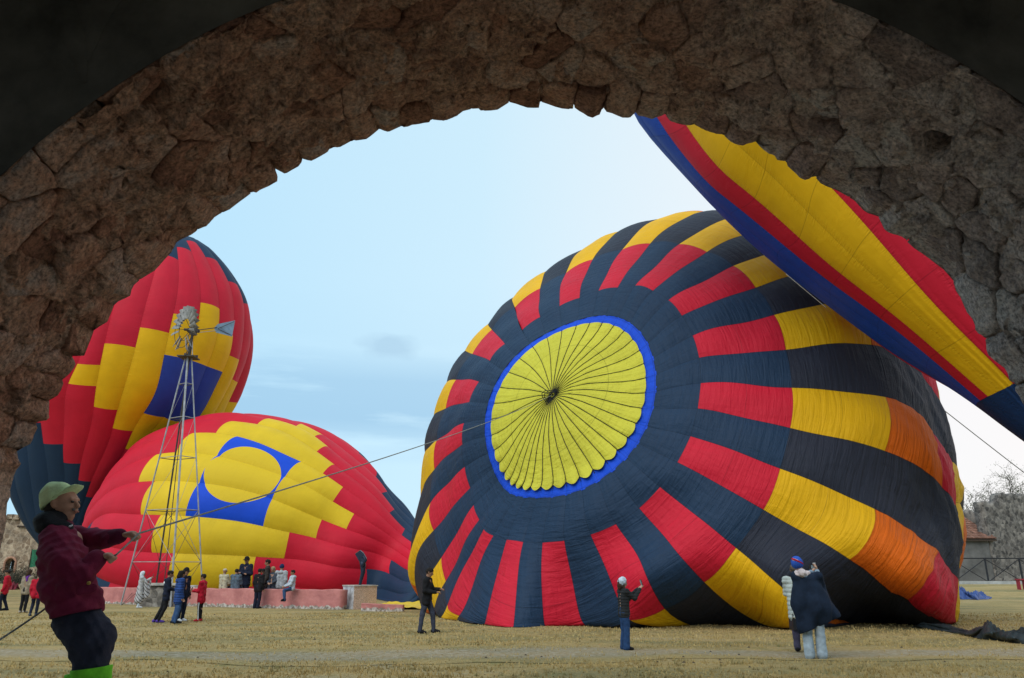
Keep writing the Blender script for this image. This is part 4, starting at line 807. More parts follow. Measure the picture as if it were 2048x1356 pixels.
    # lower annexe wall running right, with a line of white stones on top
    root = empty('annexe_wall', AY(75, 1165, Y + 6), 'lower tan stone wall continuing from the old building', 'wall'); a, b = AY(52, 1165, Y + 6), AY(150, 1165, Y + 6); a[2] = b[2] = z0 - .1
    grid_wall(root, 'wall_body', a, b, lambda u: 4.7, .7, tan, 30, .05)
    ws = simple('white_stone', (.7, .68, .64), .9)
    for k in range(5):
        p = AY(59 + k * 6, 1061, Y + 6); MB().box(p, (.22, .3, .2 + .06 * (k % 2)), taper=.7).build('coping_stone', ws, root)
    g = MB(); gp = AY(68, 1134, Y - 6); V = []; F = []
    for i in range(7):
        for j in range(9): V.append((gp[0] - .38 + i * .13, gp[1] + .07 * math.sin(i * 1.6 + j * .4), gp[2] + j * .16 - .03 * math.sin(i * 1.1)))
    for i in range(6):
        for j in range(8): F.append((i * 9 + j, i * 9 + 9 + j, i * 9 + 10 + j, i * 9 + 1 + j))
    o = g.add(V, F); root = empty('green_banner', gp, 'green cloth banner hung on a pole behind the people on the left', 'banner'); o.build('banner_cloth', simple('green_cloth', (.03, .17, .09), .8), root, True)
    MB().tube([gp + [-.38, 0, 1.3], [gp[0] - .38, gp[1], z0 - .2]], .03, 6).build('pole', MATS['dark_wood'], root)
def build_fence():
    dk = simple('dark_steel', (.03, .03, .035), .6, .2, 6, .1, metal=.4); Y = 58.5
    root = empty('rail_fence', AY(1990, 1168, Y), 'dark metal rail fence with crossed braces in front of the grey ruin', 'fence')
    def G(px, Yq=Y): p = AY(px, 1168, Yq); p[2] = float(gz(p[0], p[1])); return p
    xs = [1840, 1909, 1978, 2047, 2116]; H = 1.78
    for i, x in enumerate(xs):
        p = G(x); MB().box(p + [0, 0, H / 2], (.09, .09, H + .06)).build('post', dk, root)
        if i < len(xs) - 1:
            q = G(xs[i + 1]); MB().tube([p + [0, 0, H], q + [0, 0, H]], .045, 6).build('rail', dk, root); MB().tube([p + [0, 0, .12], q + [0, 0, .12]], .04, 6).build('rail', dk, root)
            MB().tube([p + [0, -.05, .15], q + [0, -.05, H - .03]], .03, 5).build('brace', dk, root); MB().tube([p + [0, .05, H - .03], q + [0, .05, .15]], .03, 5).build('brace', dk, root)
    kb = MB(); a, b = G(1840, Y - .6), G(2130, Y - .6); kb.box(((a + b) / 2 + [0, 0, .06]), (b[0] - a[0], .4, .3)); tag(kb.build('kerb', simple('pale_concrete', (.36, .36, .35), .9, .3, 2)), 'pale concrete kerb running below the rail fence', 'kerb')
    # red bench
    red = simple('red_paint', (.30, .02, .035), .6); bp = AY(2046, 1180, 51.0); bp[2] = float(gz(bp[0], bp[1])); root = empty('bench', bp, 'small dark red bench by the fence at the right edge', 'bench')
    MB().box(bp + [.25, 0, .62], (1.1, .36, .07)).build('seat', red, root)
    for dx in (-.22, .15, .72):
        MB().box(bp + [dx, 0, .30], (.07, .30, .60)).build('leg', red, root)
def tree(px, py, Y, H, seed, label, leaf, spread=1.0, lean=0.0):
    R = random.Random(seed); b = AY(px, py, Y); b[2] = float(gz(b[0], b[1])); root = empty('tree', b, label, 'tree', 'trees behind the ruin'); br = MB(); tips = []
    def grow(p, d, L, r, lv):
        P = [p]; q = p
        for k in range(3):
            d = unit(d + np.array([R.gauss(0, .16), R.gauss(0, .16), R.gauss(.03, .1)])); q = q + d * L / 3; P.append(q)
        r = max(r, .012); br.tube(P, [r, r * .85, r * .72, r * .55], (3 if lv > 3 else 5) if lv > 1 else 7, False)
        if lv >= 6: tips.append((P[-1], d)); return
        for k in range(3 if lv < 4 else 2 + (R.random() < .3)):
            a = R.uniform(0, 6.283); u = unit(np.cross(d, [R.gauss(0, 1), R.gauss(0, 1), R.gauss(0, 1)])); nd = unit(d * R.uniform(.55, .9) + u * R.uniform(.5, .95) * spread); grow(P[R.choice([2, 3, 3])], nd, L * R.uniform(.62, .85), r * .56, lv + 1)
            if lv >= 3: tips.append((P[R.choice([1, 2, 3])], nd))
    grow(b, np.array([lean, 0, 1.0]), H * .33, H * .03, 0)
    br.build('trunk', simple('bark', (.11, .095, .08), .95), root, True)
    rng = np.random.default_rng(seed); T = np.array([t[0] for t in tips]); n = 5200; c = T[rng.integers(0, len(T), n)] + rng.normal(0, .11 * H / 8, (n, 3)); a = rng.normal(0, 1, (n, 3)); a /= np.linalg.norm(a, axis=1)[:, None]; bb = np.cross(a, rng.normal(0, 1, (n, 3))); bb /= np.linalg.norm(bb, axis=1)[:, None]; s = (.035 + .065 * rng.random((n, 1)))
    V = np.stack([c - a * s, c + bb * s * .6, c + a * s], 1).reshape(-1, 3); link('crown', mesh_np('crown', V, np.arange(3 * n).reshape(-1, 3), False), root, leaf)
def build_trees():
    leaf = simple('olive_leaf', (.10, .115, .055), .8, .5, 1.5, 0)
    leaf2 = simple('grey_leaf', (.10, .10, .06), .8, .5, 1.5, 0)
    tree(2030, 1165, 76, 11.2, 3, 'tall half bare tree behind the ruin at the right edge', leaf, 1.1, .02)
    tree(1972, 1165, 74, 9.6, 8, 'wide thin tree with bare twigs above the tiled roof', leaf2, 1.25, -.05)
    tree(1936, 1165, 84, 9.4, 21, 'pale thin tree just beside the big balloon', leaf2, 1.0)
    tree(2095, 1165, 72, 11.6, 30, 'leafy tree half outside the frame behind the ruin', leaf, 1.0)
    # dark scrub in front of the old stone building
    rng = np.random.default_rng(2); sh = simple('scrub', (.045, .045, .032), .9, .5, 2, 0); k = 0
    for px, w in ((2, 1.0), (28, 1.1), (52, .9)):
        b = AY(px, 1168, 60 - k); b[2] = float(gz(b[0], b[1])); n = 1500; c = b + rng.normal(0, 1, (n, 3)) * [w * .55, .4, .32]; c[:, 2] = b[2] + np.abs(c[:, 2] - b[2]) * 1.6; a = rng.normal(0, 1, (n, 3)); bb = rng.normal(0, 1, (n, 3)); s = .05
        o = link('shrub', mesh_np('shrub', np.stack([c - a * s, c + bb * s * .6, c + a * s], 1).reshape(-1, 3), np.arange(3 * n).reshape(-1, 3), False), None, sh)
        tag(o, ['dark scrubby bush at the far left edge below the old building', 'dark scrubby bush below the arched window', 'dark scrubby bush right of the arched window'][k], 'shrub', 'bushes by the old building'); k += 1
def build_windmill():
    steel = simple('galvanised', (.34, .34, .345), .5, .3, 3, .1, metal=.3); dark = simple('dark_metal', (.06, .05, .045), .7, .3, 5, .2); Y = 38.6  # darker metal for the back leg, back girts and fittings
    T = AY(377, 716, Y); base = AY(324, 1202, Y); base[2] = float(gz(base[0], base[1])); c = np.array([T[0] - .12, Y, 0]); off = (base[0] - c[0])
    root = empty('windmill', (c[0] + off, Y, base[2]), 'tall galvanised farm windpump on a lattice tower in front of the lying red balloon', 'windmill')
    z1 = T[2]; z0 = base[2] - .05
    feet = [AY(243, 1198, Y), AY(309, 1190, Y + 1.7), AY(341, 1212, Y - 1.7), AY(408, 1196, Y)]
    tops = [T + [-.16, 0, 0], T + [-.02, .16, 0], T + [.02, -.16, 0], T + [.16, 0, 0]]
    for f in feet: f[2] = float(gz(f[0], f[1])) - .05
    P = lambda i, t: feet[i] + (tops[i] - feet[i]) * t
    for i, r in enumerate((.036, .042, .046, .034)): MB().tube([P(i, 0), P(i, 1)], r, 6).build('leg', dark if i == 1 else steel, root)
    for t in (.165, .365, .575, .74, .885):
        for a, b in ((0, 2), (2, 3), (3, 1), (1, 0)): MB().tube([P(a, t), P(b, t)], .020, 5).build('girt', steel if a in (0, 2) else dark, root)
    for (t0, t1) in ((0, .165), (.165, .365)):
        for a, b in ((0, 2), (2, 3), (3, 1), (1, 0)):
            MB().tube([P(a, t0), P(b, t1)], .011, 4).build('brace', dark, root); MB().tube([P(b, t0), P(a, t1)], .011, 4).build('brace', steel if t0 else dark, root)
    for (t0, t1) in ((.365, .575), (.575, .74), (.74, .885)):
        for a, b in ((0, 2), (2, 3)): MB().tube([P(a, t0), P(b, t1)], .008, 4).build('brace', steel, root)
    pl = MB(); pl.box(T + [0, 0, .02], (.86, .86, .06)); pl.box(T + [0, 0, .09], (.94, .10, .10)); pl.box(T + [0, 0, .09], (.10, .94, .10)); pl.build('platform', dark, root)
    hub = AY(386, 661, Y); MB().tube([T, hub + [0, 0, -.1]], [.10, .07], 8).build('mast', dark, root); MB().tube([T + [-.2, 0, 0], hub + [0, 0, -.3]], .025, 5).build('strut', dark, root); MB().tube([T + [.2, 0, 0], hub + [0, 0, -.3]], .025, 5).build('strut', steel, root)
    gb = MB(); gb.box(hub, (.52, .22, .20)); gb.box(hub + [.05, 0, -.16], (.28, .18, .2)); gb.tube([hub + [-.4, -.2, 0], hub + [.3, .15, 0]], .07, 8); gb.build('gearbox', dark, root)
    # wheel of curved vanes, facing left and slightly to the camera
    ax = unit([-.64, -.76, -.04]); e1 = unit(np.cross(ax, [0, 0, 1.0])); e2 = np.cross(e1, ax); C = hub + ax * .42
    if e2[2] < 0: e2 = -e2
    wh = MB(); ring = lambda r, o: [C + ax * o + (e1 * math.cos(a) + e2 * math.sin(a)) * r for a in np.linspace(0, 2 * math.pi, 33)]
    wh.tube(ring(.62, .02), .016, 5, False).tube(ring(1.0, .06), .016, 5, False)
    for k in range(6): a = k * math.pi / 3 + .2; wh.tube([hub + ax * .12, C + ax * .04 + (e1 * math.cos(a) + e2 * math.sin(a)) * 1.02], .013, 4)
    wheel = wh.build('wheel', dark, root, True)
    missing = {15, 16, 12, 19}
    for k in range(20):
        if k in missing: continue
        a = 2 * math.pi * k / 20; rd = e1 * math.cos(a) + e2 * math.sin(a); tg = np.cross(ax, rd); V = []
        for r, w in ((.55, .085), (.85, .135), (1.22, .185)):
            for j in (-1, -.5, 0, .5, 1): V.append(C + rd * r + tg * w * j * .86 + ax * (w * j * .75 + .06 * (1 - j * j)))
        F = [(i * 5 + j, i * 5 + j + 1, i * 5 + j + 6, i * 5 + j + 5) for i in range(2) for j in range(4)]
        V2 = [v + ax * .012 for v in V]; F2 = [tuple(15 + q for q in f[::-1]) for f in F]
        link('blade', mesh('blade', V + V2, F + F2), wheel, simple('weathered_tin', (.27, .26, .25), .6, .35, 4, .15, metal=.2, rnd=.3))
    # tail vane
    bl = simple('blue_grey_steel', (.22, .30, .38), .5, .2, 5, .15, metal=.3)
    MB().tube([hub + [.2, 0, .02], AY(434, 655, Y + 1.5)], .025, 5).build('tail_boom', dark, root); MB().tube([hub + [.2, 0, -.12], AY(434, 661, Y + 1.5)], .018, 5).build('tail_boom', steel, root)
    q = [AY(428, 656, Y + 1.4), AY(436, 648, Y + 1.5), AY(470, 641, Y + 2.2), AY(464, 673, Y + 2.1), AY(432, 665, Y + 1.45)]; V = [p + [0, .012, 0] for p in q] + [p - [0, .012, 0] for p in q]; n = 5
    v = link('tail_vane', mesh('tail_vane', V, [tuple(range(n)), tuple(range(2 * n - 1, n - 1, -1))] + [(i, i + n, (i + 1) % n + n, (i + 1) % n) for i in range(n)], False), root, bl)
    for a, b in (((436, 657), (469, 643)), ((436, 658), (464, 671))): MB().tube([AY(*a, Y + 1.46), AY(*b, Y + 2.1)], .016, 4).build('vane_rib', dark, v)
    pp = MB().tube([T, [c[0] + off, Y, base[2] + .8]], .022, 5); pp.build('pump_rod', dark, root)
def build_small_things():
    # rough stone well block at the windmill foot
    st = rubble_mat('well_stone', (.13, .12, .11), (.36, .33, .30), (.30, .27, .24), 4.0); p = AY(313, 1212, 37.0); p[2] = 0
    root = empty('well_block', p, 'rough grey stone block at the foot of the windmill beside the robed person', 'well')
    grid_wall(root, 'block_body', p + [-.75, 0, -.05], p + [.75, .05, -.05], lambda u: .98 + .04 * math.sin(u * 9), .9, st, 14, .05); MB().box(p + [0, .45, .98], (1.7, 1.05, .1)).build('slab', simple('slab_stone', (.4, .38, .35), .9, .3, 3), root)
    MB().tube([p + [.1, .4, 1.02], p + [.1, .4, 1.2]], [.09, .05], 8).build('valve', simple('white_paint', (.7, .72, .72), .6), root)
    wb = AY(376, 1176, 38.4); o = MB().box(wb + [0, .3, .02], (.55, .4, .16), taper=.94); r = empty('box', wb + [0, .3, -.06], 'flat white box lying on the pink wall behind the boy in red', 'box'); o.build('carton', simple('white_card', (.72, .72, .70), .8), r); MB().box(wb + [0, .3, .105], (.56, .41, .025)).build('lid', MATS['white_card'], r)
    # pedestal with the dark sculpture
    c = on_ground(711, 1219); pm = stone_material('pedestal_stone', [(.10, .075, .06), (.22, .17, .14), (.30, .27, .25), (.45, .45, .46)], .6)
    for e in []: pass
    root = empty('pedestal', c, 'square weathered concrete pedestal at the right end of the pink wall', 'pedestal'); a = math.radians(38); rot = Matrix.Rotation(a, 4, 'Z'); s = 1.08
    wht = simple('flaking_whitewash', (.42, .43, .45), .9, .5, 5, .5); u = np.array([math.cos(a), math.sin(a), 0]); w = np.array([-math.sin(a), math.cos(a), 0]); ctr = c + np.array([0, .75, 0])
    MB().box(ctr + [0, 0, .47], (s, s, .98), rot).build('block', pm, root); MB().box(ctr + [0, 0, .955], (s + .06, s + .06, .05), rot).build('cap', simple('slab_stone', (.4, .38, .35)), root)
    MB().box(ctr - u * (s / 2 + .004) + [0, 0, .46], (.012, s * .96, .92), rot).build('whitewashed_side', wht, root)
    br = simple('dark_bronze', (.025, .035, .06), .45, .3, 6, .2, metal=.5); y = ctr[1]
    path = [(719, 1175), (722, 1160), (726, 1145), (726, 1130), (723, 1118)]; root2 = empty('sculpture', AY(719, 1174, y), 'dark bronze sculpture of a bent stem with an angular head, on the pedestal', 'sculpture')
    MB().tube([AY(*q, y) for q in path], [.055, .075, .10, .13, .12], 10).build('stem', br, root2, True)
    hd = [(710, 1108), (720, 1101), (727, 1107), (733, 1118), (729, 1124), (717, 1121)]; V = [AY(*q, y - .13) for q in hd] + [AY(*q, y + .16) + [.02, 0, .03] for q in hd]; n = 6
    link('head', mesh('head', V, [tuple(range(n - 1, -1, -1)), tuple(range(n, 2 * n))] + [(i, (i + 1) % n, (i + 1) % n + n, i + n) for i in range(n)], False), root2, br)
    MB().tube([AY(726, 1112, y - .14), AY(732, 1120, y - .1), AY(724, 1133, y - .13)], [.05, .06, .05], 8).build('collar', br, root2, True)
    # low pink kerb and the ground sheet
    k0, k1 = AY(722, 1219, 32.6), AY(806, 1219, 32.6); k0[2] = k1[2] = float(gz(0, 32.6)); r = empty('kerb', (k0 + k1) / 2, 'low crumbling pink kerb right of the pedestal', 'kerb')
    grid_wall(r, 'kerb_body', k0 - [0, 0, .05], k1 - [0, 0, .05], lambda u: .36 - .06 * u, .4, MATS['pink_plaster'], 24, .03)
    y0 = 34.3; V = []; F = []; nx, ny = 26, 8
    for i in range(nx):
        for j in range(ny):
            x = AY(738 + i * 5.4, 1200, y0)[0]; yy = y0 + j * .8; z = float(gz(x, yy)) + .03 + .05 * (1 + math.sin(i * .9 + j * 1.7) * math.sin(i * .43 - j)); V.append((x, yy, z))
    for i in range(nx - 1):
        for j in range(ny - 1): F.append((i * ny + j, i * ny + ny + j, i * ny + ny + j + 1, i * ny + j + 1))
    tag(link('ground_sheet', mesh('ground_sheet', V, F), None, simple('yellow_sheet', (.70, .48, .02), .6, .15, 2)), 'yellow ground sheet spread under the end of the lying red balloon', 'ground sheet')
def drape(name, pts, label, cat, m, hgt, seed, n=44, k=14, group=None):
    """crumpled cloth bundle along a spine of (px, py, half depth m, height m)"""
    S = np.array([[*on_ground(a, b)[:2], hd, h] for a, b, hd, h in pts]); t = np.linspace(0, 1, len(S)); T = np.linspace(0, 1, n); V = []; R = np.random.default_rng(seed); ph = R.random(6) * 6.28
    for i, q in enumerate(T):
        x, y, hd, h = [np.interp(q, t, S[:, c]) for c in range(4)]
        for j in range(k + 1):
            v = j / k * 2 - 1; e = max(0, 1 - abs(v) ** 2.2); w = .55 + .45 * math.sin(q * 23 + v * 4 + ph[0]) * math.sin(v * 7 + q * 11 + ph[1]) + .22 * math.sin(q * 61 + v * 13 + ph[2])
            xx = x + .06 * math.sin(v * 5 + q * 17); yy = y + hd + v * hd * (1 + .2 * math.sin(q * 19 + ph[3])); V.append((xx, yy, float(gz(xx, yy)) + .012 + h * e * max(.12, w)))
    F = [(i * (k + 1) + j, (i + 1) * (k + 1) + j, (i + 1) * (k + 1) + j + 1, i * (k + 1) + j + 1) for i in range(n - 1) for j in range(k)]
    return tag(link(name, mesh(name, V, F), None, m), label, cat, group)
def build_tarps():
    drape('tarpaulin', [(1834, 1257, .12, .05), (1862, 1260, .30, .20), (1920, 1266, .34, .18), (1962, 1275, .40, .16), (1990, 1281, .50, .24), (2013, 1285, .55, .40), (2040, 1290, .6, .40), (2110, 1297, .7, .40)], 'crumpled dark grey tarpaulin on the grass at the right edge', 'tarpaulin', simple('grey_tarp', (.030, .042, .048), .42, .4, 5, .5), .3, 3, 90, 18)
    drape('cloth_bag', [(1915, 1199, .4, .5), (1935, 1199, .5, .62), (1955, 1200, .5, .55), (1972, 1199, .35, .35), (1984, 1198, .15, .15)], 'blue nylon balloon bag lying on the grass beside the big balloon', 'bag', simple('blue_nylon', (.05, .09, .26), .35, .3, 4, .4), .4, 9, 50, 12)
def build_bundle():
    drape('cloth_bundle', [(4, 1179, .3, .3), (12, 1180, .5, .5), (20, 1180, .5, .45), (27, 1180, .3, .2)], 'dark red cloth bundle lying below the arched window at far left', 'bundle', simple('wine_cloth', (.20, .02, .035), .7, .3, 4, .4), .3, 14, 30, 10)
def rope(name, P, r, label, m, sag=0.0):
    P = [np.asarray(p, float) for p in P]; Q = []
    for a, b in zip(P[:-1], P[1:]):
        L = np.linalg.norm(b - a)
        for t in np.linspace(0, 1, 22)[:-1]: Q.append(a + (b - a) * t - np.array([0, 0, sag * L * 4 * t * (1 - t)]))
    Q.append(P[-1]); tag(MB().tube(Q, r, 6).build(name, m, None, True), label, 'rope')
# ------------------------------------------------------------------ people: smooth bodies and clothes grown from their skeletons
def surface_nets(D, lo, vox):
    ins = D < 0; nx, ny, nz = D.shape
    cnt = np.zeros((nx - 1, ny - 1, nz - 1), np.int8)
    for i in (0, 1):
        for j in (0, 1):
            for k in (0, 1): cnt += ins[i:nx - 1 + i, j:ny - 1 + j, k:nz - 1 + k]
    act = (cnt > 0) & (cnt < 8); ids = np.full(act.shape, -1, np.int64); A = np.argwhere(act); ids[act] = np.arange(len(A))
    acc = np.zeros((len(A), 3)); num = np.zeros(len(A)); a0, a1, a2 = A.T
    C = [(i, j, k) for i in (0, 1) for j in (0, 1) for k in (0, 1)]
    for p in C:
        for ax in range(3):
            if p[ax]: continue
            q = list(p); q[ax] = 1
            d0 = D[a0 + p[0], a1 + p[1], a2 + p[2]]; d1 = D[a0 + q[0], a1 + q[1], a2 + q[2]]; s = (d0 < 0) != (d1 < 0)
            t = np.where(s, d0 / np.where(np.abs(d0 - d1) < 1e-12, 1, d0 - d1), 0); v = np.array(p, float)[None].repeat(len(A), 0); v[:, ax] += t
            acc += np.where(s[:, None], v, 0); num += s
    V = (A + acc / np.maximum(num, 1)[:, None]) * vox + lo; Q = []
    for ax in range(3):
        b, c = (ax + 1) % 3, (ax + 2) % 3; sl0 = [slice(None)] * 3; sl1 = [slice(None)] * 3; sl0[ax] = slice(0, -1); sl1[ax] = slice(1, None)
        i0 = ins[tuple(sl0)]; i1 = ins[tuple(sl1)]
        for flip, msk in ((False, i0 & ~i1), (True, ~i0 & i1)):
            E = np.argwhere(msk); ok = (E[:, b] > 0) & (E[:, c] > 0) & (E[:, b] < D.shape[b] - 1) & (E[:, c] < D.shape[c] - 1); E = E[ok]
            if not len(E): continue
            def cid(db, dc): X = E.copy(); X[:, b] += db; X[:, c] += dc; return ids[X[:, 0], X[:, 1], X[:, 2]]
            q = np.stack([cid(-1, -1), cid(0, -1), cid(0, 0), cid(-1, 0)], 1); Q.append(q[:, ::-1] if flip else q)
    return V, np.vstack(Q)
def sdf_mesh(name, prims, vox, k=.02, wr=None, cuts=()):
    """prims: (a, b, ra, rb[, flat_axis, factor]) round cones blended together; cuts: (point, normal) keeps the side against the normal"""
    pts = np.array([p[i] for p in prims for i in (0, 1)], float); rad = max(max(p[2], p[3]) for p in prims) + k + 3 * vox
    lo = pts.min(0) - rad; hi = pts.max(0) + rad; n = np.ceil((hi - lo) / vox).astype(int) + 1; D = np.full(n, 1.0, np.float32)
    ax = [lo[i] + np.arange(n[i]) * vox for i in range(3)]
    for p in prims:
        a, b = np.asarray(p[0], float), np.asarray(p[1], float); ra, rb = p[2], p[3]; m = max(ra, rb) + k + 3 * vox
        l = np.minimum(a, b) - m; h = np.maximum(a, b) + m; i0 = np.clip(np.floor((l - lo) / vox).astype(int), 0, n - 1); i1 = np.clip(np.ceil((h - lo) / vox).astype(int) + 1, 1, n)
        X, Y, Z = np.meshgrid(*[ax[i][i0[i]:i1[i]] for i in range(3)], indexing='ij', sparse=True)
        ab = b - a; L2 = ab @ ab + 1e-12
        px, py, pz = X - a[0], Y - a[1], Z - a[2]
        if len(p) > 4:
            f = np.asarray(p[4], float); g = p[5]
            t = np.clip((px * ab[0] + py * ab[1] + pz * ab[2]) / L2, 0, 1); qx, qy, qz = px - t * ab[0], py - t * ab[1], pz - t * ab[2]
            dt = qx * f[0] + qy * f[1] + qz * f[2]; e = (g - 1) * dt; d = np.sqrt((qx + e * f[0]) ** 2 + (qy + e * f[1]) ** 2 + (qz + e * f[2]) ** 2) - (ra + (rb - ra) * t)
        else:
            t = np.clip((px * ab[0] + py * ab[1] + pz * ab[2]) / L2, 0, 1); d = np.sqrt((px - t * ab[0]) ** 2 + (py - t * ab[1]) ** 2 + (pz - t * ab[2]) ** 2) - (ra + (rb - ra) * t)
        S = D[i0[0]:i1[0], i0[1]:i1[1], i0[2]:i1[2]]; h_ = np.maximum(k - np.abs(S - d), 0) / k; S[...] = np.minimum(S, d) - h_ * h_ * k * .25
    if wr is not None:
        X, Y, Z = np.meshgrid(*ax, indexing='ij', sparse=True); near = np.abs(D) < .05; D = D + np.where(near, wr(X, Y, Z), 0).astype(np.float32)
    for (pt, nr) in cuts:
        X, Y, Z = np.meshgrid(*ax, indexing='ij', sparse=True); D = np.maximum(D, ((X - pt[0]) * nr[0] + (Y - pt[1]) * nr[1] + (Z - pt[2]) * nr[2]).astype(np.float32))
    D[0] = D[-1] = .05; D[:, 0] = D[:, -1] = .05; D[:, :, 0] = D[:, :, -1] = .05
    V, Q = surface_nets(D, lo, vox); return mesh_np(name, V, Q)
def cloth(name, c, rough=.85, var=.28, bump=.35, scale=9): return simple('cloth_' + name, c, rough, var, scale, bump, bscale=40, spec=.15)
SKIN = (.30, .155, .095)
def folds(seed, amp=.006, f=1.0):
    r = np.random.default_rng(seed).random(6) * 6.28
    return lambda X, Y, Z: amp * (np.sin((X * .8 + Z * 1.2) * 26 * f + 2 * np.sin(Y * 13 * f + r[0]) + r[1]) * .6 + np.sin((Y - Z * .7) * 33 * f + 1.6 * np.sin(X * 17 * f + r[2]) + r[3]) * .4 + .4 * np.sin(Z * 52 * f + 2 * np.sin(X * 21 + Y * 15 + r[4])))
def puffs(z0, pitch, amp): return lambda X, Y, Z: -amp * np.abs(np.sin((Z - z0) * math.pi / pitch)) + amp * .5
DEF = dict(pelvis=(0, 0, .53), chest=(0, 0, .72), neck=(0, -.005, .83), head=(0, .012, .928), hipL=(-.052, 0, .515), kneeL=(-.057, .012, .285), ankL=(-.057, -.006, .045), toeL=(-.064, .082, .02),
           shL=(-.108, 0, .808), elL=(-.132, -.015, .635), wrL=(-.128, .045, .49))
for k_ in list(DEF):
    if k_.endswith('L'): DEF[k_[:-1] + 'R'] = (-DEF[k_][0], DEF[k_][1], DEF[k_][2])
class Person:
    def __init__(s, base, H, fwd, pose=None, vox=.013, label='', group=None, world=None):
        s.H = H; s.base = np.array(base, float); f = np.array([fwd[0], fwd[1], 0.]); f /= np.linalg.norm(f); s.f = f; s.r = np.array([f[1], -f[0], 0]); s.u = np.array([0, 0, 1.]); s.vox = vox
        P = dict(DEF); P.update(pose or {}); s.J = {k: s.w(v) for k, v in P.items()}
        if world: s.J.update({k: np.array(v, float) for k, v in world.items()})
        s.root = empty('person', base, label, 'person', group); s.seed = int(abs(base[0] * 1000 + base[1] * 77)) % 9999
        d = s.J['head'] - s.J['neck']; s.hu = unit(d); s.hf = unit(s.f - s.hu * (s.f @ s.hu)); s.hr = np.cross(s.hf, s.hu)
        if pose and 'look' in pose: s.look(pose['look'])
    def look(s, v):
        v = s.r * v[0] + s.f * v[1] + s.u * v[2]; s.hf = unit(v); s.hu = unit(s.u - s.hf * (s.u @ s.hf)); s.hr = np.cross(s.hf, s.hu)
    def w(s, v): return s.base + (s.r * v[0] + s.f * v[1] + s.u * v[2]) * s.H
    def hp(s, x, y, z): return s.J['head'] + (s.hr * x + s.hf * y + s.hu * z) * s.H   # point in the head's frame
    def add(s, name, prims, col, k=.02, wr=None, cuts=(), m=None, parent=None, vox=None):
        mt = m or cloth(col[0], col[1]); return link(name, sdf_mesh(name, prims, vox or s.vox, k, wr, cuts), parent or s.root, mt)
    def body(s, skin=SKIN, curl=.6, fingers=True, handdir=None):
        H = s.H; J = s.J; P = []
        hd = J['head']; P += [(s.hp(0, -.012, .012), s.hp(0, .004, .014), .050 * H, .047 * H), (s.hp(0, .012, -.02), s.hp(0, .014, -.034), .040 * H, .030 * H), (s.hp(0, .030, -.046), s.hp(0, .026, -.05), .017 * H, .019 * H)]
        P += [(s.hp(0, .050, .010), s.hp(0, .062, -.011), .0055 * H, .0085 * H), (s.hp(0, .050, -.028), s.hp(0, .0505, -.030), .011 * H, .010 * H), (s.hp(-.02, .045, .016), s.hp(.02, .045, .016), .008 * H, .008 * H)]
        for e in (-1, 1): P.append((s.hp(e * .049, -.006, .008), s.hp(e * .047, -.004, -.010), .008 * H, .006 * H))
        P += [(J['neck'] - s.u * .02 * H, s.hp(0, -.01, -.03), .034 * H, .030 * H), (J['neck'] - s.u * .03 * H, J['chest'], .045 * H, .068 * H, s.f, 1.25), (J['chest'], J['pelvis'], .070 * H, .066 * H, s.f, 1.25)]
        for e in 'LR':
            P += [(J['chest'] + s.u * .06 * H, J['sh' + e], .045 * H, .034 * H), (J['sh' + e], J['el' + e], .030 * H, .024 * H), (J['el' + e], J['wr' + e], .025 * H, .0165 * H)]
            P += [(J['pelvis'], J['hip' + e], .05 * H, .05 * H), (J['hip' + e], J['knee' + e], .046 * H, .032 * H), (J['knee' + e], J['ank' + e], .033 * H, .021 * H), (J['ank' + e], J['toe' + e], .022 * H, .014 * H)]
            d = unit(J['wr' + e] - J['el' + e]) if not handdir or e not in handdir else unit(handdir[e]); sd = unit(np.cross(d, s.u) if abs(d[2]) < .8 else s.f * 1.0 - d * (s.f @ d)); up = np.cross(sd, d)
            w = J['wr' + e]; pm = w + d * .045 * H; P.append((w, pm, .015 * H, .021 * H, up, 1.7)); s.J['hand' + e] = pm + d * .02 * H
            if fingers:
                for q, (o, ln) in enumerate(((-.016, .036), (-.0055, .042), (.0055, .040), (.016, .031))):
                    a = pm + sd * o * H + d * .010 * H; b = a + (d * math.cos(curl * .5) - up * math.sin(curl * .5)) * ln * .55 * H; c = b + (d * math.cos(curl * 1.7) - up * math.sin(curl * 1.7)) * ln * .5 * H; r = .0062 * H
                    P += [(a, b, r, r * .95), (b, c, r * .95, r * .8)]
                th = w + d * .018 * H - sd * .016 * H; t1 = th + (d * .6 - sd * .7 - up * .3) * .024 * H; P += [(th, t1, .0085 * H, .0075 * H), (t1, t1 + (d * .9 - up * .35) * .022 * H, .0075 * H, .006 * H)]
        b = s.add('body', P, None, .012, m=simple('skin_%d' % int(skin[0] * 1000), skin, .6, .12, 20, .1), vox=s.vox * .82)
        ey = simple('eye_dark', (.02, .015, .012), .3)
        for e in (-1, 1):
            c = s.hp(e * .019, .0515, .006); link('eye', sdf_mesh('eye', [(c - s.hr * .004 * H, c + s.hr * .004 * H, .0045 * H, .0045 * H)], .004, .002), s.root, ey)
        c = s.hp(0, .0575, -.032); link('mouth', sdf_mesh('mouth', [(c - s.hr * .011 * H, c + s.hr * .011 * H, .0035 * H, .0035 * H)], .004, .002), s.root, simple('lips', (.25, .09, .07), .6)); return b
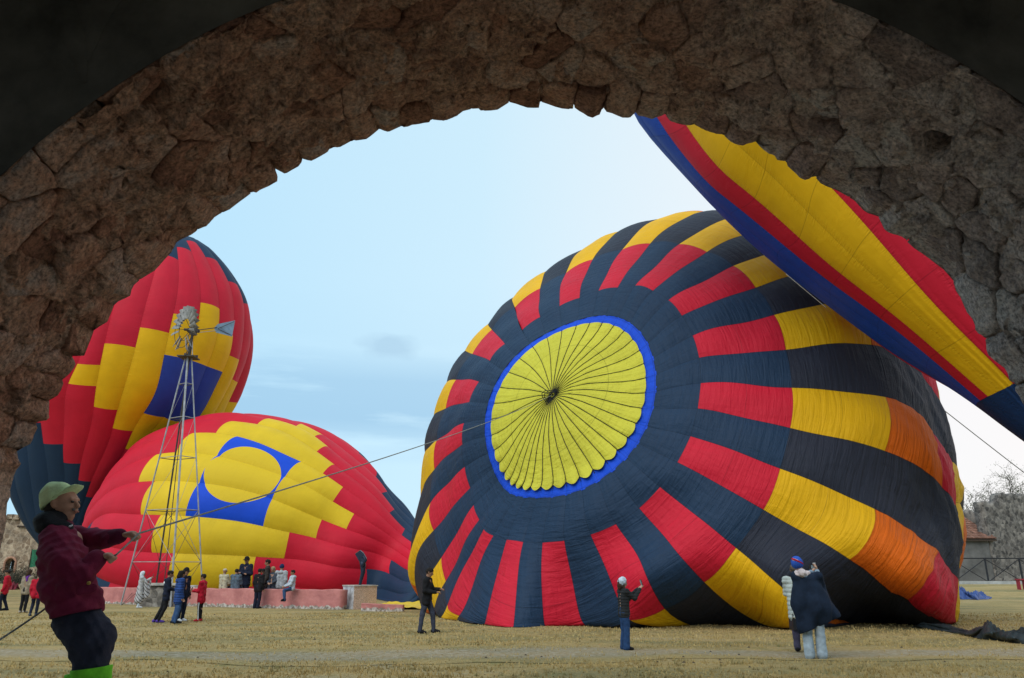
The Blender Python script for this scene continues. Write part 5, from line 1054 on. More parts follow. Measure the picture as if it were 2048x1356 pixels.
    def jacket(s, col, hem=.47, thick=1.0, wr=None, sleeves='LR', hood=False, name='jacket', short=False, collar=True):
        H = s.H; J = s.J; t = thick; pv = J['pelvis']; ch = J['chest']; dn = unit(pv - ch); hm = pv + dn * max(0.0, (.53 - hem)) * H if hem < .53 else pv
        P = [];
        for e in (-1, 1):
            P += [(J['neck'] - s.u * .035 * H + s.r * e * .045 * H, ch + s.r * e * .050 * H, .048 * H * t, .070 * H * t, s.f, 1.12), (ch + s.r * e * .050 * H, pv + s.r * e * .046 * H, .070 * H * t, .068 * H * t, s.f, 1.1), (pv + s.r * e * .046 * H, hm + s.r * e * .05 * H, .068 * H * t, .070 * H * t, s.f, 1.05)]
        for e in sleeves:
            P += [(J['sh' + e] - (J['sh' + e] - ch) * .2, J['sh' + e], .050 * H * t, .046 * H * t), (J['sh' + e], J['el' + e], .046 * H * t, .038 * H * t), (J['el' + e], J['wr' + e], .038 * H * t, .027 * H * t)]
        if collar: P.append((J['neck'] - s.u * .02 * H, J['neck'] + s.u * .008 * H, .050 * H, .043 * H))
        if hood: P += [(J['neck'] - s.f * .05 * H - s.u * .02 * H - s.r * .03 * H, J['neck'] - s.f * .05 * H - s.u * .02 * H + s.r * .03 * H, .036 * H, .036 * H)]
        return s.add(name, P, col, .03, wr or folds(s.seed))
    def trousers(s, col, wide=1.0, wr=None, shortto=None, flare=0.0):
        H = s.H; J = s.J; P = [(J['pelvis'] + s.u * .03 * H, J['pelvis'] - s.u * .015 * H, .070 * H, .072 * H, s.f, 1.15)]
        for e in 'LR':
            P += [(J['pelvis'], J['hip' + e], .060 * H, .062 * H), (J['hip' + e], J['knee' + e], .060 * H * wide ** .5, .041 * H * wide), (J['knee' + e], J['ank' + e] - s.u * .012 * H, .041 * H * wide, (.032 + flare) * H * wide)]
        return s.add('trousers', P, col, .02, wr or folds(s.seed + 5, .004))
    def shoes(s, col):
        for e in 'LR':
            a, t = s.J['ank' + e], s.J['toe' + e]; d = unit(t - a); hl = np.array([a[0], a[1], t[2]]) - d * [1, 1, 0] * .02 * s.H + s.u * .008 * s.H
            s.add('shoe', [(hl, t, .027 * s.H, .022 * s.H), (a, t + (a - t) * .4, .028 * s.H, .022 * s.H)], col, .015, cuts=[(np.array([0, 0, t[2] - .016 * s.H]), (0, 0, -1))])
    def hair(s, col=('hair', (.018, .014, .012)), long=0.0):
        H = s.H; P = [(s.hp(0, -.016, .020), s.hp(0, .002, .026), .055 * H, .052 * H)]; cuts = []
        if not long: cuts = [(s.hp(0, .030, .012), tuple(unit(s.hf * .75 - s.hu * .65)))]
        o = s.add('hair', P, col, .01, folds(s.seed, .004, 2.2), cuts)
        if long:
            P = [(s.hp(0, -.03, .02), s.hp(0, -.04, -.05), .050 * H, .045 * H), (s.hp(0, -.045, -.05), s.hp(0, -.05, -.05 - long), .045 * H, .028 * H), (s.hp(.035, -.01, .01), s.hp(.035, .0, -.07), .022 * H, .016 * H), (s.hp(-.035, -.01, .01), s.hp(-.035, .0, -.07), .022 * H, .016 * H)]
            s.add('long_hair', P, col, .015, folds(s.seed, .004, 2), parent=o)
        return o
    def beanie(s, col): return s.add('beanie', [(s.hp(0, -.012, .022), s.hp(0, -.006, .036), .060 * s.H, .054 * s.H)], col, .01, None, [(s.hp(0, .04, .008), tuple(unit(s.hf * .35 - s.hu * .9)))])
    def cap(s, col, flat=False):
        o = s.add('cap', [(s.hp(0, -.010, .030), s.hp(0, -.004, .040 if not flat else .034), .058 * s.H, .052 * s.H)], col, .01, None, [(s.hp(0, .0, .022), tuple(-s.hu))])
        s.add('brim', [(s.hp(-.026, .050, .028), s.hp(.026, .050, .028), .028 * s.H, .028 * s.H, s.hu, 4.0), (s.hp(-.018, .072 if not flat else .058, .026), s.hp(.018, .072 if not flat else .058, .026), .030 * s.H, .030 * s.H, s.hu, 4.5)], col, .01, parent=o); return o
def standing(px, py, top, fwd, label, vox=.014, pose=None, group=None, H=None):
    b = on_ground(px, py); t = at_y([(px, top)], b[1])[0]; Hh = H or float(t[2] - b[2]); return Person(b, Hh, fwd, pose, vox, label, group)
def seated(px, seat_py, top, Y, fwd, label, seat_z, pose=None, vox=.014, group=None):
    p = AY(px, seat_py, Y); t = AY(px, top, Y); up = t[2] - seat_z; H = up / .50; b = np.array([p[0], Y, seat_z - .485 * H]); return Person(b, H, fwd, pose, vox, label, group)
PHONE = [None]
def phone(p, d, up, label):
    """a phone held upright at p, its back along d"""
    d = unit(d); up = unit(up); sd = np.cross(d, up); V = []
    for a in (-.006, .006):
        for (x, z) in ((-.037, -.075), (.037, -.075), (.037, .075), (-.037, .075)): V.append(p + d * a + sd * x + up * z)
    m = mesh('phone', V, [(3, 2, 1, 0), (4, 5, 6, 7), (0, 1, 5, 4), (1, 2, 6, 5), (2, 3, 7, 6), (3, 0, 4, 7)], False); o = link('phone', m, None, simple('phone_black', (.02, .02, .025), .3)); tag(o, label, 'phone')
    sc = [p - d * .0075 + sd * x + up * z for x, z in ((-.033, -.068), (.033, -.068), (.033, .068), (-.033, .068))]; link('screen', mesh('screen', sc, [(0, 1, 2, 3)], False), o, simple('phone_screen', (.25, .32, .36), .15))
def build_people():
    NV = ('navy', (.012, .016, .032)); BK = ('black', (.012, .012, .014)); DN = ('denim', (.035, .075, .17)); RD = ('red', (.42, .012, .03)); GY = ('grey', (.30, .32, .35)); WT = ('white', (.62, .63, .65)); DG = ('dark_grey', (.055, .065, .085))
    G1 = 'spectators standing by the pink wall'; G2 = 'people watching on the field'
    hold = dict(elR=(.12, .06, .66), wrR=(.05, .17, .68), elL=(-.12, .05, .66), wrL=(-.04, .17, .68))
    # --- far left
    p = standing(3, 1222, 1140, (-.9, -.3), 'person in red jacket cut by the left edge, dark hair, walking away', .015, dict(elR=(.14, -.05, .64), kneeL=(-.055, .06, .29), ankL=(-.055, .02, .05), kneeR=(.055, -.0, .29), ankR=(.055, -.1, .06)), G2); p.body(); p.jacket(RD, .46); p.trousers(NV); p.shoes(BK); p.hair()
    p = standing(44, 1226, 1139, (.25, 1), 'person in beige jacket with purple scarf and black trousers, seen from behind at left', .015, None, G2); p.body(); p.jacket(('beige', (.26, .21, .15)), .47); p.trousers(BK, .95); p.shoes(('pale_shoe', (.35, .30, .24))); p.hair(('brown_hair', (.05, .03, .02)), .04); p.add('scarf', [(p.J['neck'] - p.f * .01 * p.H, p.J['neck'] + p.u * .02 * p.H, .055 * p.H, .05 * p.H), (p.w((.03, -.05, .82)), p.w((.04, -.06, .74)), .03 * p.H, .025 * p.H)], ('purple', (.12, .03, .22)))
    p = standing(66, 1232, 1146, (-.3, 1), 'person in bright red jacket and dark trousers close behind the man in maroon', .015, dict(kneeL=(-.055, .05, .29), ankL=(-.055, -.08, .05), toeL=(-.055, -.0, .02)), G2); p.body(); p.jacket(RD, .47, 1.08); p.trousers(NV, .95); p.shoes(DG); p.hair(long=.0)
    # --- robed person with a phone
    p = standing(276, 1216, 1142, (.85, .5), 'person wrapped in a pale hooded robe, raising a phone, beside the well block', .014, dict(elR=(.11, .10, .72), wrR=(.07, .22, .80), elL=(-.1, .12, .70), wrL=(-.03, .22, .80)), G2); p.body(); H = p.H
    p.jacket(('robe', (.40, .39, .40)), .40, 1.1); p.add('robe_skirt', [(p.w((0, 0, .55)), p.w((0, 0, .22)), .10 * H, .135 * H, p.f, 1.1), (p.J['elR'], p.w((.10, .16, .30)), .05 * H, .055 * H), (p.J['wrR'], p.w((.08, .20, .36)), .03 * H, .04 * H)], ('robe', None), .04, folds(31, .010, .8), m=striped()); p.trousers(('pale_blue', (.45, .50, .56))); p.shoes(WT)
    p.add('hood', [(p.hp(0, -.012, .01), p.hp(0, -.004, .02), .062 * H, .056 * H), (p.hp(0, -.02, -.02), p.J['neck'], .055 * H, .06 * H)], ('hood_white', (.55, .58, .62)), .02, None, [(p.hp(0, .034, 0), tuple(p.hf))]); phone(p.J['wrR'] + p.f * .06 * H + p.u * .075 * H, p.f, p.u, 'dark phone held up by the robed person')
    # --- the group of three and the boy
    p = standing(360, 1243, 1136, (.85, -.3), 'tall person in navy jacket and white shoes, half hidden behind the blue puffer jacket', .014, None, 'friends standing together'); p.body(); p.jacket(NV, .47); p.trousers(NV); p.shoes(WT); p.hair(); p.cap(BK)
    p = standing(326, 1245, 1141, (.8, .45), 'person in black tracksuit with purple shoes, leaning in to friends', .013, dict(ankL=(-.06, -.16, .045), toeL=(-.06, -.07, .02), ankR=(.05, -.10, .045), toeR=(.05, 0, .02), kneeL=(-.05, -.04, .29), kneeR=(.05, .0, .29), elR=(.12, .03, .65), wrR=(.06, .14, .62), neck=(0, .01, .83), head=(0, .03, .925)), 'friends standing together'); p.body(); p.jacket(NV, .46, 1.0, hood=True); p.trousers(BK, .95); p.shoes(('purple_shoe', (.09, .05, .30))); p.hair()
    p = standing(351, 1247, 1141, (.75, .55), 'person in quilted blue puffer jacket and jeans, long dark hair', .013, dict(ankL=(-.05, -.05, .045), ankR=(.05, -.03, .045)), 'friends standing together'); p.body(); p.jacket(('blue_puffer', (.022, .055, .19)), .42, 1.12, puffs(p.base[2], .075, .016), hood=True); p.trousers(DN, 1.05); p.shoes(BK); p.hair(('hair', (.018, .014, .012)), .03)
    p = standing(398, 1243, 1148, (-1, .0), 'boy in red jacket and black trousers with white side stripe, looking at his phone', .012, dict(elR=(.10, .05, .64), wrR=(.05, .19, .66), elL=(-.10, .05, .64), wrL=(-.03, .19, .64), look=(0, 1, -.25)), G2); p.body(); p.jacket(RD, .44, 1.04); p.trousers(BK, .82); p.shoes(('red_shoe', (.40, .02, .03))); p.hair(); H = p.H
    for e in 'LR': s_ = 1 if e == 'R' else -1; o = p.r * s_ * .036 * H; p.add('trouser_stripe', [(p.J['hip' + e] + o * 1.5 - p.u * .04 * H, p.J['knee' + e] + o * 1.02, .013 * H, .012 * H), (p.J['knee' + e] + o * 1.02, p.J['ank' + e] + o * .85, .012 * H, .011 * H)], WT, .005)
    phone(p.J['wrR'] + p.f * .07 * H + p.u * .02, p.f + p.u * .3, p.u - p.f * .3, 'dark phone in the hands of the boy in red')
    # --- people on and around the pink wall
    wz = .80
    sit = dict(kneeL=(-.06, .25, .50), ankL=(-.06, .26, .26), toeL=(-.06, .33, .24), kneeR=(.06, .25, .50), ankR=(.06, .26, .26), toeR=(.06, .33, .24), elR=(.13, .06, .62), wrR=(.08, .18, .56), elL=(-.13, .06, .62), wrL=(-.08, .18, .56))
    p = seated(446, 1177, 1139, 37.2, (.3, 1), 'person in cream jacket and pale flat cap sitting on the pink wall, back to us', wz, sit, .014, G1); p.body(); p.jacket(('cream', (.40, .36, .26)), .50, 1.05); p.trousers(DG); p.shoes(BK); p.cap(('pale_cap', (.42, .36, .28)), True)
    p = seated(470, 1177, 1139, 36.8, (.1, 1), 'person in slate grey jacket with dark hair sitting on the pink wall, back to us', wz, sit, .014, G1); p.body(); p.jacket(('slate', (.085, .115, .15)), .50, 1.1); p.trousers(DG); p.shoes(BK); p.hair()
    b = AY(487, 1196, 38.6); b[2] = float(gz(b[0], b[1])); p = Person(b, AY(487, 1114, 38.6)[2] - b[2], (-.25, -1), dict(elL=(-.14, .02, .65), elR=(.14, .02, .65), wrL=(.03, .12, .665), wrR=(-.03, .12, .65)), .014, 'person in navy coat with folded arms and dark cap standing behind the pink wall', G1); p.body(); p.jacket(NV, .44, 1.06); p.trousers(NV); p.shoes(BK); p.hair(); p.cap(BK)
    b = AY(530, 1199, 37.0); b[2] = float(gz(b[0], b[1])); p = Person(b, AY(529, 1119, 37.0)[2] - b[2], (-1, -.2), None, .014, 'tall person in dark brown jacket with short hair standing behind the pink wall', G1); p.body(); p.jacket(('dark_brown', (.04, .034, .03)), .46, 1.05); p.trousers(NV); p.shoes(BK); p.hair()
    p = standing(513, 1217, 1137, (.35, 1), 'person in black jacket and flared dark trousers facing the wall, second figure close behind', .014, dict(ankL=(-.07, 0, .045), ankR=(.03, 0, .045)), G1); p.body(); p.jacket(BK, .46, 1.05); p.trousers(NV, 1.05, flare=.012); p.shoes(BK); p.hair()
    p = standing(521, 1214, 1138, (-.2, -1), 'person in black with dark cap and pale shoes, turned to us beside the flared trousers', .014, dict(elR=(.12, .03, .64), wrR=(.02, .13, .60), elL=(-.12, .03, .64), wrL=(.0, .13, .58)), G1); p.body(); p.jacket(BK, .48); p.trousers(BK, .9); p.shoes(GY); p.hair(); p.cap(BK)
    p = standing(540, 1214, 1133, (-.1, -1), 'person with fair hair in grey and dark jacket and navy trousers, facing us', .014, dict(elR=(.12, .02, .64), wrR=(.05, .13, .60), elL=(-.12, .02, .64), wrL=(-.05, .12, .60)), G1); p.body((.38, .22, .15)); p.jacket(DG, .46); p.trousers(NV, .95); p.shoes(GY); p.hair(('fair_hair', (.26, .19, .11)), .05)
    p = standing(557, 1214, 1129, (.1, 1), 'person in grey hoodie, navy beanie and black trousers with yellow stripe, back to us', .013, None, G1); p.body(); p.jacket(('pale_grey', (.34, .36, .38)), .49, 1.12, hood=True); p.trousers(BK, .95); p.shoes(GY); p.beanie(('navy_hat', (.015, .025, .08))); H = p.H
    p.add('trouser_stripe', [(p.J['hipL'] - p.r * .058 * H, p.J['kneeL'] - p.r * .038 * H, .010 * H, .009 * H), (p.J['kneeL'] - p.r * .038 * H, p.J['ankL'] - p.r * .03 * H, .009 * H, .009 * H)], ('yellow_stripe', (.55, .5, .12)), .004)
    sit2 = dict(kneeL=(-.07, .22, .47), ankL=(-.07, .20, .24), toeL=(-.07, .27, .22), kneeR=(.06, .20, .45), ankR=(.06, .17, .21), toeR=(.06, .25, .19), elR=(.12, .08, .62), wrR=(.05, .20, .58), elL=(-.12, .08, .62), wrL=(-.04, .20, .57))
    p = seated(584, 1178, 1141, 34.9, (-.85, -.5), 'boy in pale grey hoodie and blue jeans sitting on the pink wall, legs hanging', wz, sit2, .013, G1); p.body(); p.jacket(('pale_blue_grey', (.40, .44, .50)), .51, 1.02, hood=True); p.trousers(DN); p.shoes(BK); p.hair()
    # --- man walking past the big balloon
    p = standing(852, 1267, 1136, (.95, -.12), 'man in black jacket and grey trousers walking past the left end of the big balloon', .012, dict(kneeR=(.05, -.06, .285), ankR=(.05, -.09, .05), toeR=(.05, .0, .02), kneeL=(-.05, .09, .29), ankL=(-.05, .11, .05), toeL=(-.05, .20, .03), elR=(.13, -.01, .645), wrR=(.10, .16, .63), elL=(-.12, .06, .66), wrL=(-.05, .19, .67), chest=(0, .015, .72), head=(0, .03, .928)), G2); p.body(); p.jacket(BK, .47, 1.05); p.trousers(('slate_trouser', (.045, .05, .075)), 1.0); p.shoes(BK); p.hair()
    # --- small woman photographing
    p = standing(1251, 1300, 1156, (.97, .25), 'small woman in pale blue hat, dark jacket and flared jeans, raising a phone', .010, dict(elR=(.11, .13, .72), wrR=(.06, .24, .84), elL=(-.10, .12, .71), wrL=(-.02, .24, .84), toeR=(.064, .085, .02), head=(0, .0, .928)), None); p.body((.40, .24, .17)); p.jacket(('charcoal', (.022, .024, .026)), .49, 1.0, puffs(p.base[2], .06, .010)); p.trousers(('jeans_blue', (.022, .055, .14)), 1.05, flare=.016); p.shoes(BK); H = p.H; p.hair(('brown_hair', (.05, .03, .02)), .02)
    p.add('beanie', [(p.hp(0, -.014, .018), p.hp(0, -.006, .034), .066 * H, .060 * H)], ('pale_knit', (.42, .49, .56)), .01, folds(3, .004, 2.5), [(p.hp(0, .035, -.0), tuple(unit(p.hf * .6 - p.hu * .8)))]); phone(p.J['wrR'] + p.f * .045 * H + p.u * .085 * H - p.r * .03 * H, p.f + p.u * .25, p.u - p.f * .25, 'black phone held up by the small woman in jeans')
    # --- two women at the right
    p = standing(1606, 1303, 1128, (.35, .94), 'woman in pale quilted jacket with fur collar, half hidden behind the navy cape', .010, dict(elL=(-.12, .06, .66), wrL=(-.08, .15, .74)), None); p.body(); H = p.H; p.jacket(('pale_quilt', (.40, .44, .42)), .40, 1.08, puffs(p.base[2], .085, .012)); p.trousers(('plum_trouser', (.055, .05, .085)), 1.15); p.shoes(BK); p.hair(('grey_brown_hair', (.09, .07, .05)), .0)
    p.add('fur_collar', [(p.J['neck'] - p.r * .05 * H - p.u * .01 * H, p.J['neck'] + p.r * .05 * H - p.u * .01 * H, .034 * H, .034 * H)], ('fur', (.20, .14, .09)), .02, folds(8, .008, 2.5))
    # her black bag hangs at her side
    bp = AY(1590, 1243, p.base[1] + .05); r = empty('handbag', bp, 'black handbag hanging at the side of the woman in the pale quilted jacket', 'bag'); mb = MB().box(bp, (.17, .26, .30), None, .92); mb.build('bag_body', simple('black_leather', (.012, .012, .014), .45), r); MB().box(bp + [0, 0, .075], (.175, .265, .012)).build('zip', simple('brass', (.35, .24, .08), .4, metal=.8), r); MB().tube([bp + [0, -.09, .15], bp + [.05, -.05, .42], bp + [.09, .0, .62], bp + [.05, .05, .42], bp + [0, .09, .15]], .009, 6).build('strap', MATS['black_leather'], r, True)
    p = standing(1632, 1317, 1115, (.25, .97), 'woman in long navy cape and blue, red and white knit cap, raising a camera', .010, dict(elR=(.135, .10, .715), wrR=(.125, .20, .86), elL=(-.09, .12, .72), wrL=(.065, .215, .85), hipR=(.06, 0, .515), kneeR=(.065, .01, .285), ankR=(.065, 0, .045), toeR=(.085, .08, .02), head=(-.085, .0, .93), neck=(-.055, -.005, .83), chest=(-.025, 0, .72)), None); p.body((.40, .24, .17)); H = p.H
    p.trousers(('pale_jeans', (.33, .40, .46)), 1.2, flare=.012); p.shoes(('navy_shoe', (.015, .02, .05))); p.jacket(('light_denim', (.20, .27, .34)), .55, .95)
    b = p.w; p.add('cape', [(b((-.075, -.01, .765)), b((-.07, -.02, .55)), .072 * H, .118 * H, p.f, 1.25), (b((.035, .0, .765)), b((.05, .0, .50)), .082 * H, .150 * H, p.f, 1.25), (b((-.055, -.02, .55)), b((-.065, -.03, .30)), .120 * H, .105 * H, p.f, 1.35), (b((.05, .0, .5)), b((.07, .02, .42)), .155 * H, .14 * H, p.f, 1.3), (p.J['shR'], p.J['elR'], .050 * H, .048 * H), (p.J['elR'], b((.20, .08, .40)), .048 * H, .07 * H), (b((.13, .05, .6)), b((.235, .06, .42)), .06 * H, .05 * H), (p.J['shL'], p.J['elL'], .06 * H, .055 * H), (p.J['elL'], b((-.14, .08, .50)), .05 * H, .05 * H)], ('cape_navy', (.010, .018, .036)), .05, cape_folds(p), [(b((-.16, 0, .205)), tuple(unit(-p.u * 1.0 + p.r * .42))), (b((0, 0, .30)), (0, 0, -1))] if False else [(b((-.16, 0, .225)), tuple(unit(-p.u * 1.0 + p.r * .40)))])
    p.add('scarf', [(p.J['neck'] - p.r * .045 * H - p.f * .015 * H, p.J['neck'] + p.r * .06 * H + p.u * .004 * H, .042 * H, .036 * H), (p.J['neck'] - p.f * .04 * H + p.u * .012 * H, p.J['neck'] + p.f * .03 * H, .046 * H, .04 * H)], ('pink_white', (.52, .44, .44)), .02, folds(5, .006, 2))
    cp_ = p.add('knit_cap', [(p.hp(0, -.012, .014), p.hp(0, -.006, .030), .064 * H, .058 * H)], ('cap_blue', (.025, .085, .40)), .01, None, [(p.hp(0, .045, -.005), tuple(unit(p.hf * .5 - p.hu * .85)))])
    for ang, w, c in ((0, .0105, ('cap_red', (.38, .015, .03))), (.30, .0035, ('cap_white', (.6, .6, .62))), (-.30, .0035, ('cap_white', (.6, .6, .62)))):
        c0 = p.hp(0, -.010, .022); A_ = []
        for t in np.linspace(-1.1, 1.35, 9):
            d = unit(-p.hf * math.cos(t) + p.hr * math.sin(t) * .75 - p.hu * (math.sin(t) * .75 - .25) + (p.hr + p.hu) * ang * .55); A_.append(c0 + d * .0605 * H)
        p.add('cap_band', [(A_[i], A_[i + 1], w * H, w * H, p.hf, 1.0) for i in range(8)], c, .006, parent=cp_)
    cpos = (p.J['wrR'] + p.J['wrL']) / 2 + p.f * .07 * H + p.u * .05 * H; r = empty('camera', cpos, 'small dark camera held up by the woman in the navy cape', 'camera'); rot = Matrix.Rotation(math.atan2(p.r[1], p.r[0]), 4, 'Z'); MB().box(cpos, (.13, .05, .085), rot).build('camera_body', simple('camera_black', (.02, .02, .022), .4), r); MB().tube([cpos + p.f * .02, cpos + p.f * .09], .032, 12).build('lens', MATS['camera_black'], r); MB().box(cpos - p.f * .027 + p.r * .01, (.085, .006, .06), rot).build('screen', MATS['phone_screen'], r); MB().box(cpos + p.u * .06 + p.r * .03, (.05, .04, .04), rot).build('viewfinder', simple('silver_grey', (.35, .36, .38), .4), r)
    build_foreman()
def cape_folds(p):
    def f(X, Y, Z):
        a = (X - p.base[0]) * 22 + (Y - p.base[1]) * 9; return .019 * np.sin(a + 1.5 * np.sin(Z * 4)) * np.clip((p.base[2] + .82 * p.H - Z) * 2.2, 0, 1) + .004 * np.sin(Z * 20 + X * 12)
    return f
def striped():
    if 'striped_robe' in MATS: return MATS['striped_robe']
    m, nt, b = new_mat('striped_robe'); L = nt.links; tc = N_(nt, 'ShaderNodeTexCoord'); mp = N_(nt, 'ShaderNodeMapping'); mp.inputs['Rotation'].default_value = (0, .75, 0); L.new(tc.outputs['Object'], mp.inputs[0])
    w = N_(nt, 'ShaderNodeTexWave', Scale=3.2, Distortion=.8); w.bands_direction = 'X'; L.new(mp.outputs[0], w.inputs['Vector']); r = ramp(nt, [(.18, (.10, .095, .095)), (.36, (.42, .41, .42))]); L.new(w.outputs[0], r.inputs[0]); L.new(r.outputs[0], b.inputs['Base Color']); b.inputs['Roughness'].default_value = .9; MATS['striped_robe'] = m; return m
HAND = {}
def build_foreman():
    """the crewman in the foreground leaning back on the crown rope"""
    Y = 5.6; q = lambda x, y, dy=0.0: AY(x, y, Y + dy); S = Y / F_PX
    base = q(150, 1462); base[2] = float(gz(0, Y)); H = 1.80
    Wd = dict(pelvis=q(152, 1222), chest=q(133, 1115), neck=q(121, 1052), head=q(131, 1010), hipR=q(150, 1232, -.10), hipL=q(152, 1232, .10), kneeR=q(192, 1322, -.13), kneeL=q(186, 1318, .13),
              shR=q(118, 1085, -.19), shL=q(130, 1082, .19), elR=q(143, 1160, -.25), wrR=q(188, 1118, -.18), elL=q(185, 1080, .20), wrL=q(241, 1071, .06))
    ankR = q(168, 1440, -.13); ankL = q(150, 1438, .14); Wd.update(ankR=ankR, ankL=ankL, toeR=ankR + [.16, -.02, -.05], toeL=ankL + [.16, .02, -.05])
    for k in ('ankR', 'ankL'): Wd[k] = Wd[k].copy(); Wd[k][2] = base[2] + .085
    for k in ('toeR', 'toeL'): Wd[k] = Wd[k].copy(); Wd[k][2] = base[2] + .035
    p = Person(base, H, (1, .02), None, .0085, 'man in maroon jacket and light green cap hauling on the crown rope in the foreground', None, Wd); p.hf = unit([1, -.12, .10]); p.hu = unit(np.array([-.05, 0, 1.]) - p.hf * ([-.05, 0, 1.] @ p.hf)); p.hr = np.cross(p.hf, p.hu); p.J['head'] = q(127, 1010)
    p.body((.42, .22, .145), 1.5, True, {'L': np.array([.95, -.1, .12]), 'R': np.array([.95, .1, .25])}); mar = ('maroon', (.15, .014, .040)); u, r, f = p.u, p.r, p.f
    P = []
    bk = lambda x, y, dy, ra: (q(x, y, dy), ra)
    def ch(pts): 
        for (a, ra), (b, rb) in zip(pts[:-1], pts[1:]): P.append((a, b, ra, rb))
    for s in (-1, 1): ch([bk(116, 1078, s * .10, .12), bk(125, 1120, s * .12, .150), bk(132, 1165, s * .12, .162), bk(148, 1205, s * .12, .162), bk(158, 1224, s * .12, .160)])
    ch([bk(120, 1088, -.17, .105), bk(128, 1125, -.24, .10), bk(143, 1160, -.25, .088)]); ch([bk(143, 1160, -.25, .088), bk(170, 1142, -.22, .076), bk(190, 1122, -.19, .064)])
    ch([bk(138, 1078, .17, .11), bk(185, 1079, .20, .086), bk(234, 1072, .08, .066)]); ch([bk(118, 1058, 0, .085), bk(122, 1050, 0, .075)])
    r1 = np.random.default_rng(3).random(6) * 6
    fo = lambda X, Y_, Z: .010 * np.sin((X * .7 + Z * 1.0) * 19 + 2.2 * np.sin(Y_ * 9 + Z * 6) + 1) * .8 + .007 * np.abs(np.sin((X * 1.1 - Z) * 24 + 1.6 * np.sin(Z * 13 + Y_ * 7))) + .006 * np.abs(np.sin(Z * 33 + X * 17 + 2.6 * np.sin(Y_ * 12 + X * 9))) + .003 * np.sin(Z * 71 - X * 40 + 2 * np.sin(Y_ * 31))
    jk = p.add('jacket', P, mar, .05, fo, [(q(160, 1229), tuple(unit(np.array([.22, 0, -1.]))))])
    p.add('jacket_cuff', [(q(180, 1132, -.20), q(192, 1119, -.185), .070, .066)], mar, .01, parent=jk); p.add('jacket_cuff', [(q(228, 1074, .09), q(239, 1072, .065), .058, .053)], ('maroon_dark', (.09, .010, .03)), .01, parent=jk)
    p.add('pocket_flap', [(q(160, 1182, -.31), q(186, 1176, -.27), .03, .03, np.array([0, 1., 0]), 2.0)], mar, .01, parent=jk); p.add('jacket_button', [(q(177, 1166, -.29), q(178, 1166, -.30), .013, .013)], ('gold_button', (.35, .22, .06)), .004, parent=jk)
    p.add('hood', [(q(98, 1046, -.08), q(98, 1046, .08), .085, .085), (q(86, 1050, -.05), q(88, 1040, .05), .06, .06), (q(104, 1052, -.1), q(136, 1058, -.11), .07, .045), (q(104, 1052, .1), q(136, 1058, .11), .07, .045), (q(118, 1040, 0), q(112, 1050, 0), .08, .09)], ('hood_black', (.016, .017, .020)), .03, folds(12, .008, 1.2)); p.add('hood_toggle', [(q(139, 1053, -.155), q(144, 1051, -.15), .008, .008)], WT_(), .003)
    P = [(q(156, 1218), q(158, 1238), .155, .160, f, 1.0)]
    for s in (-1, 1): P += [(q(154, 1232, s * .09), q(184, 1280, s * .125), .150, .142), (q(184, 1280, s * .125), q(184, 1318, s * .13), .142, .118), (q(186, 1318, s * .13), q(174, 1440, s * .13), .108, .085)]
    tm = ('trouser_navy', (.028, .030, .048)); tr = p.add('trousers', P, tm, .04, lambda X, Y_, Z: fo(X * 1.1, Y_, Z * .9) * .9)
    for s, a, b in ((-1, (196, 1346), (188, 1366)), (1, (160, 1352), (154, 1372))):
        c = 184 if s < 0 else 170; p.add('gaiter', [(q(c, 1338 if s < 0 else 1350, s * .13), q(c - 8, 1425, s * .13), .126, .10)], ('lime', (.16, .58, .03)), .01, folds(4, .006), [(q(c, 1333 if s < 0 else 1346), tuple(unit(np.array([-.12, 0, 1.]))))], parent=tr)
    p.shoes(('boot_black', (.015, .015, .015)))
    # short grey hair under the cap, grey moustache
    p.add('hair', [(p.hp(0, -.02, .006), p.hp(0, -.028, -.012), .050 * H, .044 * H)], ('hair_dark', (.03, .026, .024)), .01, folds(2, .003, 3)); p.add('moustache', [(p.hp(-.012, .052, -.024), p.hp(.012, .052, -.024), .0055 * H, .0055 * H)], ('grey_beard', (.16, .14, .125)), .004, vox=.005)
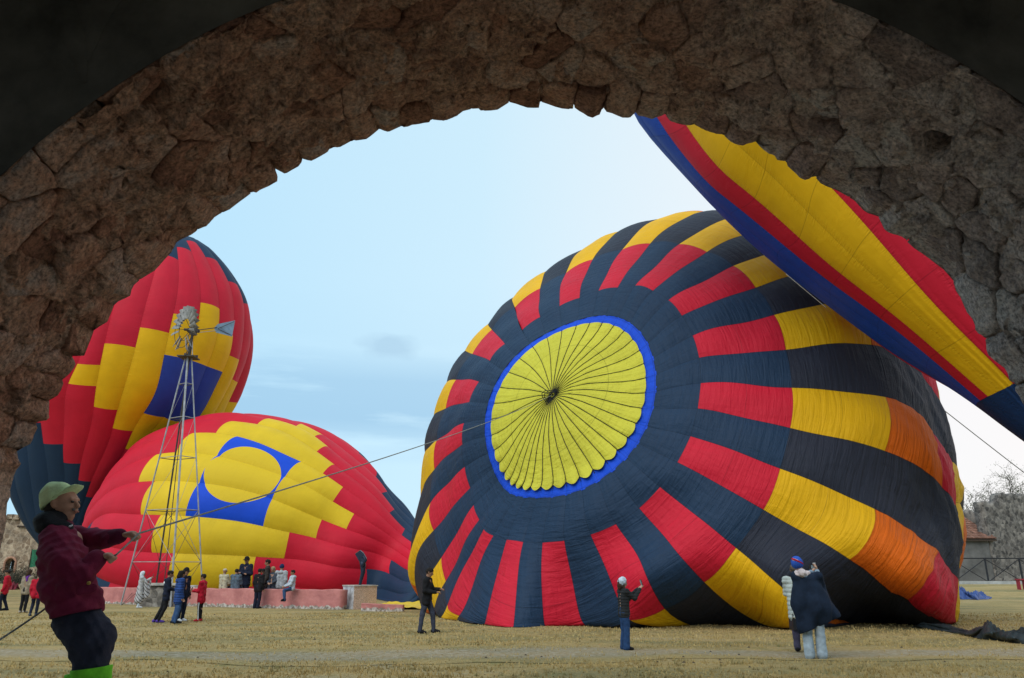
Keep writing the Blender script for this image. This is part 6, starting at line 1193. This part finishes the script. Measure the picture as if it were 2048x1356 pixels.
    gm = ('lime_cap', (.52, .66, .36)); cu = unit(q(118, 962) - q(133, 1008)); cf = unit(q(162, 972) - q(128, 988)); cr = np.cross(cf, cu); c0 = q(113, 998)
    ca = p.add('cap', [(c0 + cu * .010, c0 + cu * .035 - cf * .005, .104, .096, cr, 1.12), (c0 - cf * .03 - cu * .03, c0 + cf * .045 + cu * .012, .086, .078)], gm, .03, lambda X, Y_, Z: .0025 * np.sin(X * 60 + Z * 40), [(c0 - cu * .028 + cf * .02, tuple(-unit(cu - cf * .08)))]); b0 = q(128, 992); b1 = q(151, 976); cu = unit(np.cross(cr, unit(b1 - b0))); cu = cu if cu[2] > 0 else -cu; cf = unit(b1 - b0)
    p.add('brim', [(b0 - cr * .05, b0 + cr * .05, .062, .062, cu, 5.0), (b1 - cr * .035 - cf * .02, b1 + cr * .035 - cf * .02, .060, .060, cu, 5.5)], gm, .03, parent=ca)
    HAND['L'] = p.J['handL']; HAND['R'] = p.J['handR']; HAND['back'] = q(84, 1222, -.1)
def WT_(): return ('white', (.62, .63, .65))
# ------------------------------------------------------------------ put the place together
build_ground()
ARCH = build_arch()
build_room()
surf1, n1 = big_balloon()
lying_balloon()
standing_balloon()
tilted_balloon()
build_pink_wall()
build_ruins(); build_fence(); build_trees(); build_bundle()
build_windmill(); build_small_things(); build_tarps()
build_people()
rp = simple('rope_grey', (.26, .26, .235), .9, .3, 30)
kn = surf1([0], [0.0])[0] + n1 * .16
h0, h1 = HAND['L'], HAND['R']
rope('crown_rope', [kn, h0 + [.02, 0, .0], h1 + [.03, 0, .0], AY(150, 1150, 5.75), AY(105, 1205, 5.8), AY(84, 1222, 5.6), AY(0, 1279, 5.2), AY(-120, 1360, 5.0)], .007, 'long grey crown rope from the big balloon to the hands of the man in maroon', rp, .006)
a, b = AY(1890, 822, 27.5), AY(2120, 1000, 27.0); rope('mooring_rope', [a, b], .016, 'thin dark rope running down past the right side of the big balloon', rp, .004)
a, b = AY(1572, 548, 20.2), AY(1652, 615, 20.6); rope('guide_line', [a, b], .008, 'thin pale line hanging under the edge of the tilted balloon', simple('pale_line', (.5, .5, .48), .8))
bpy.context.view_layer.update()
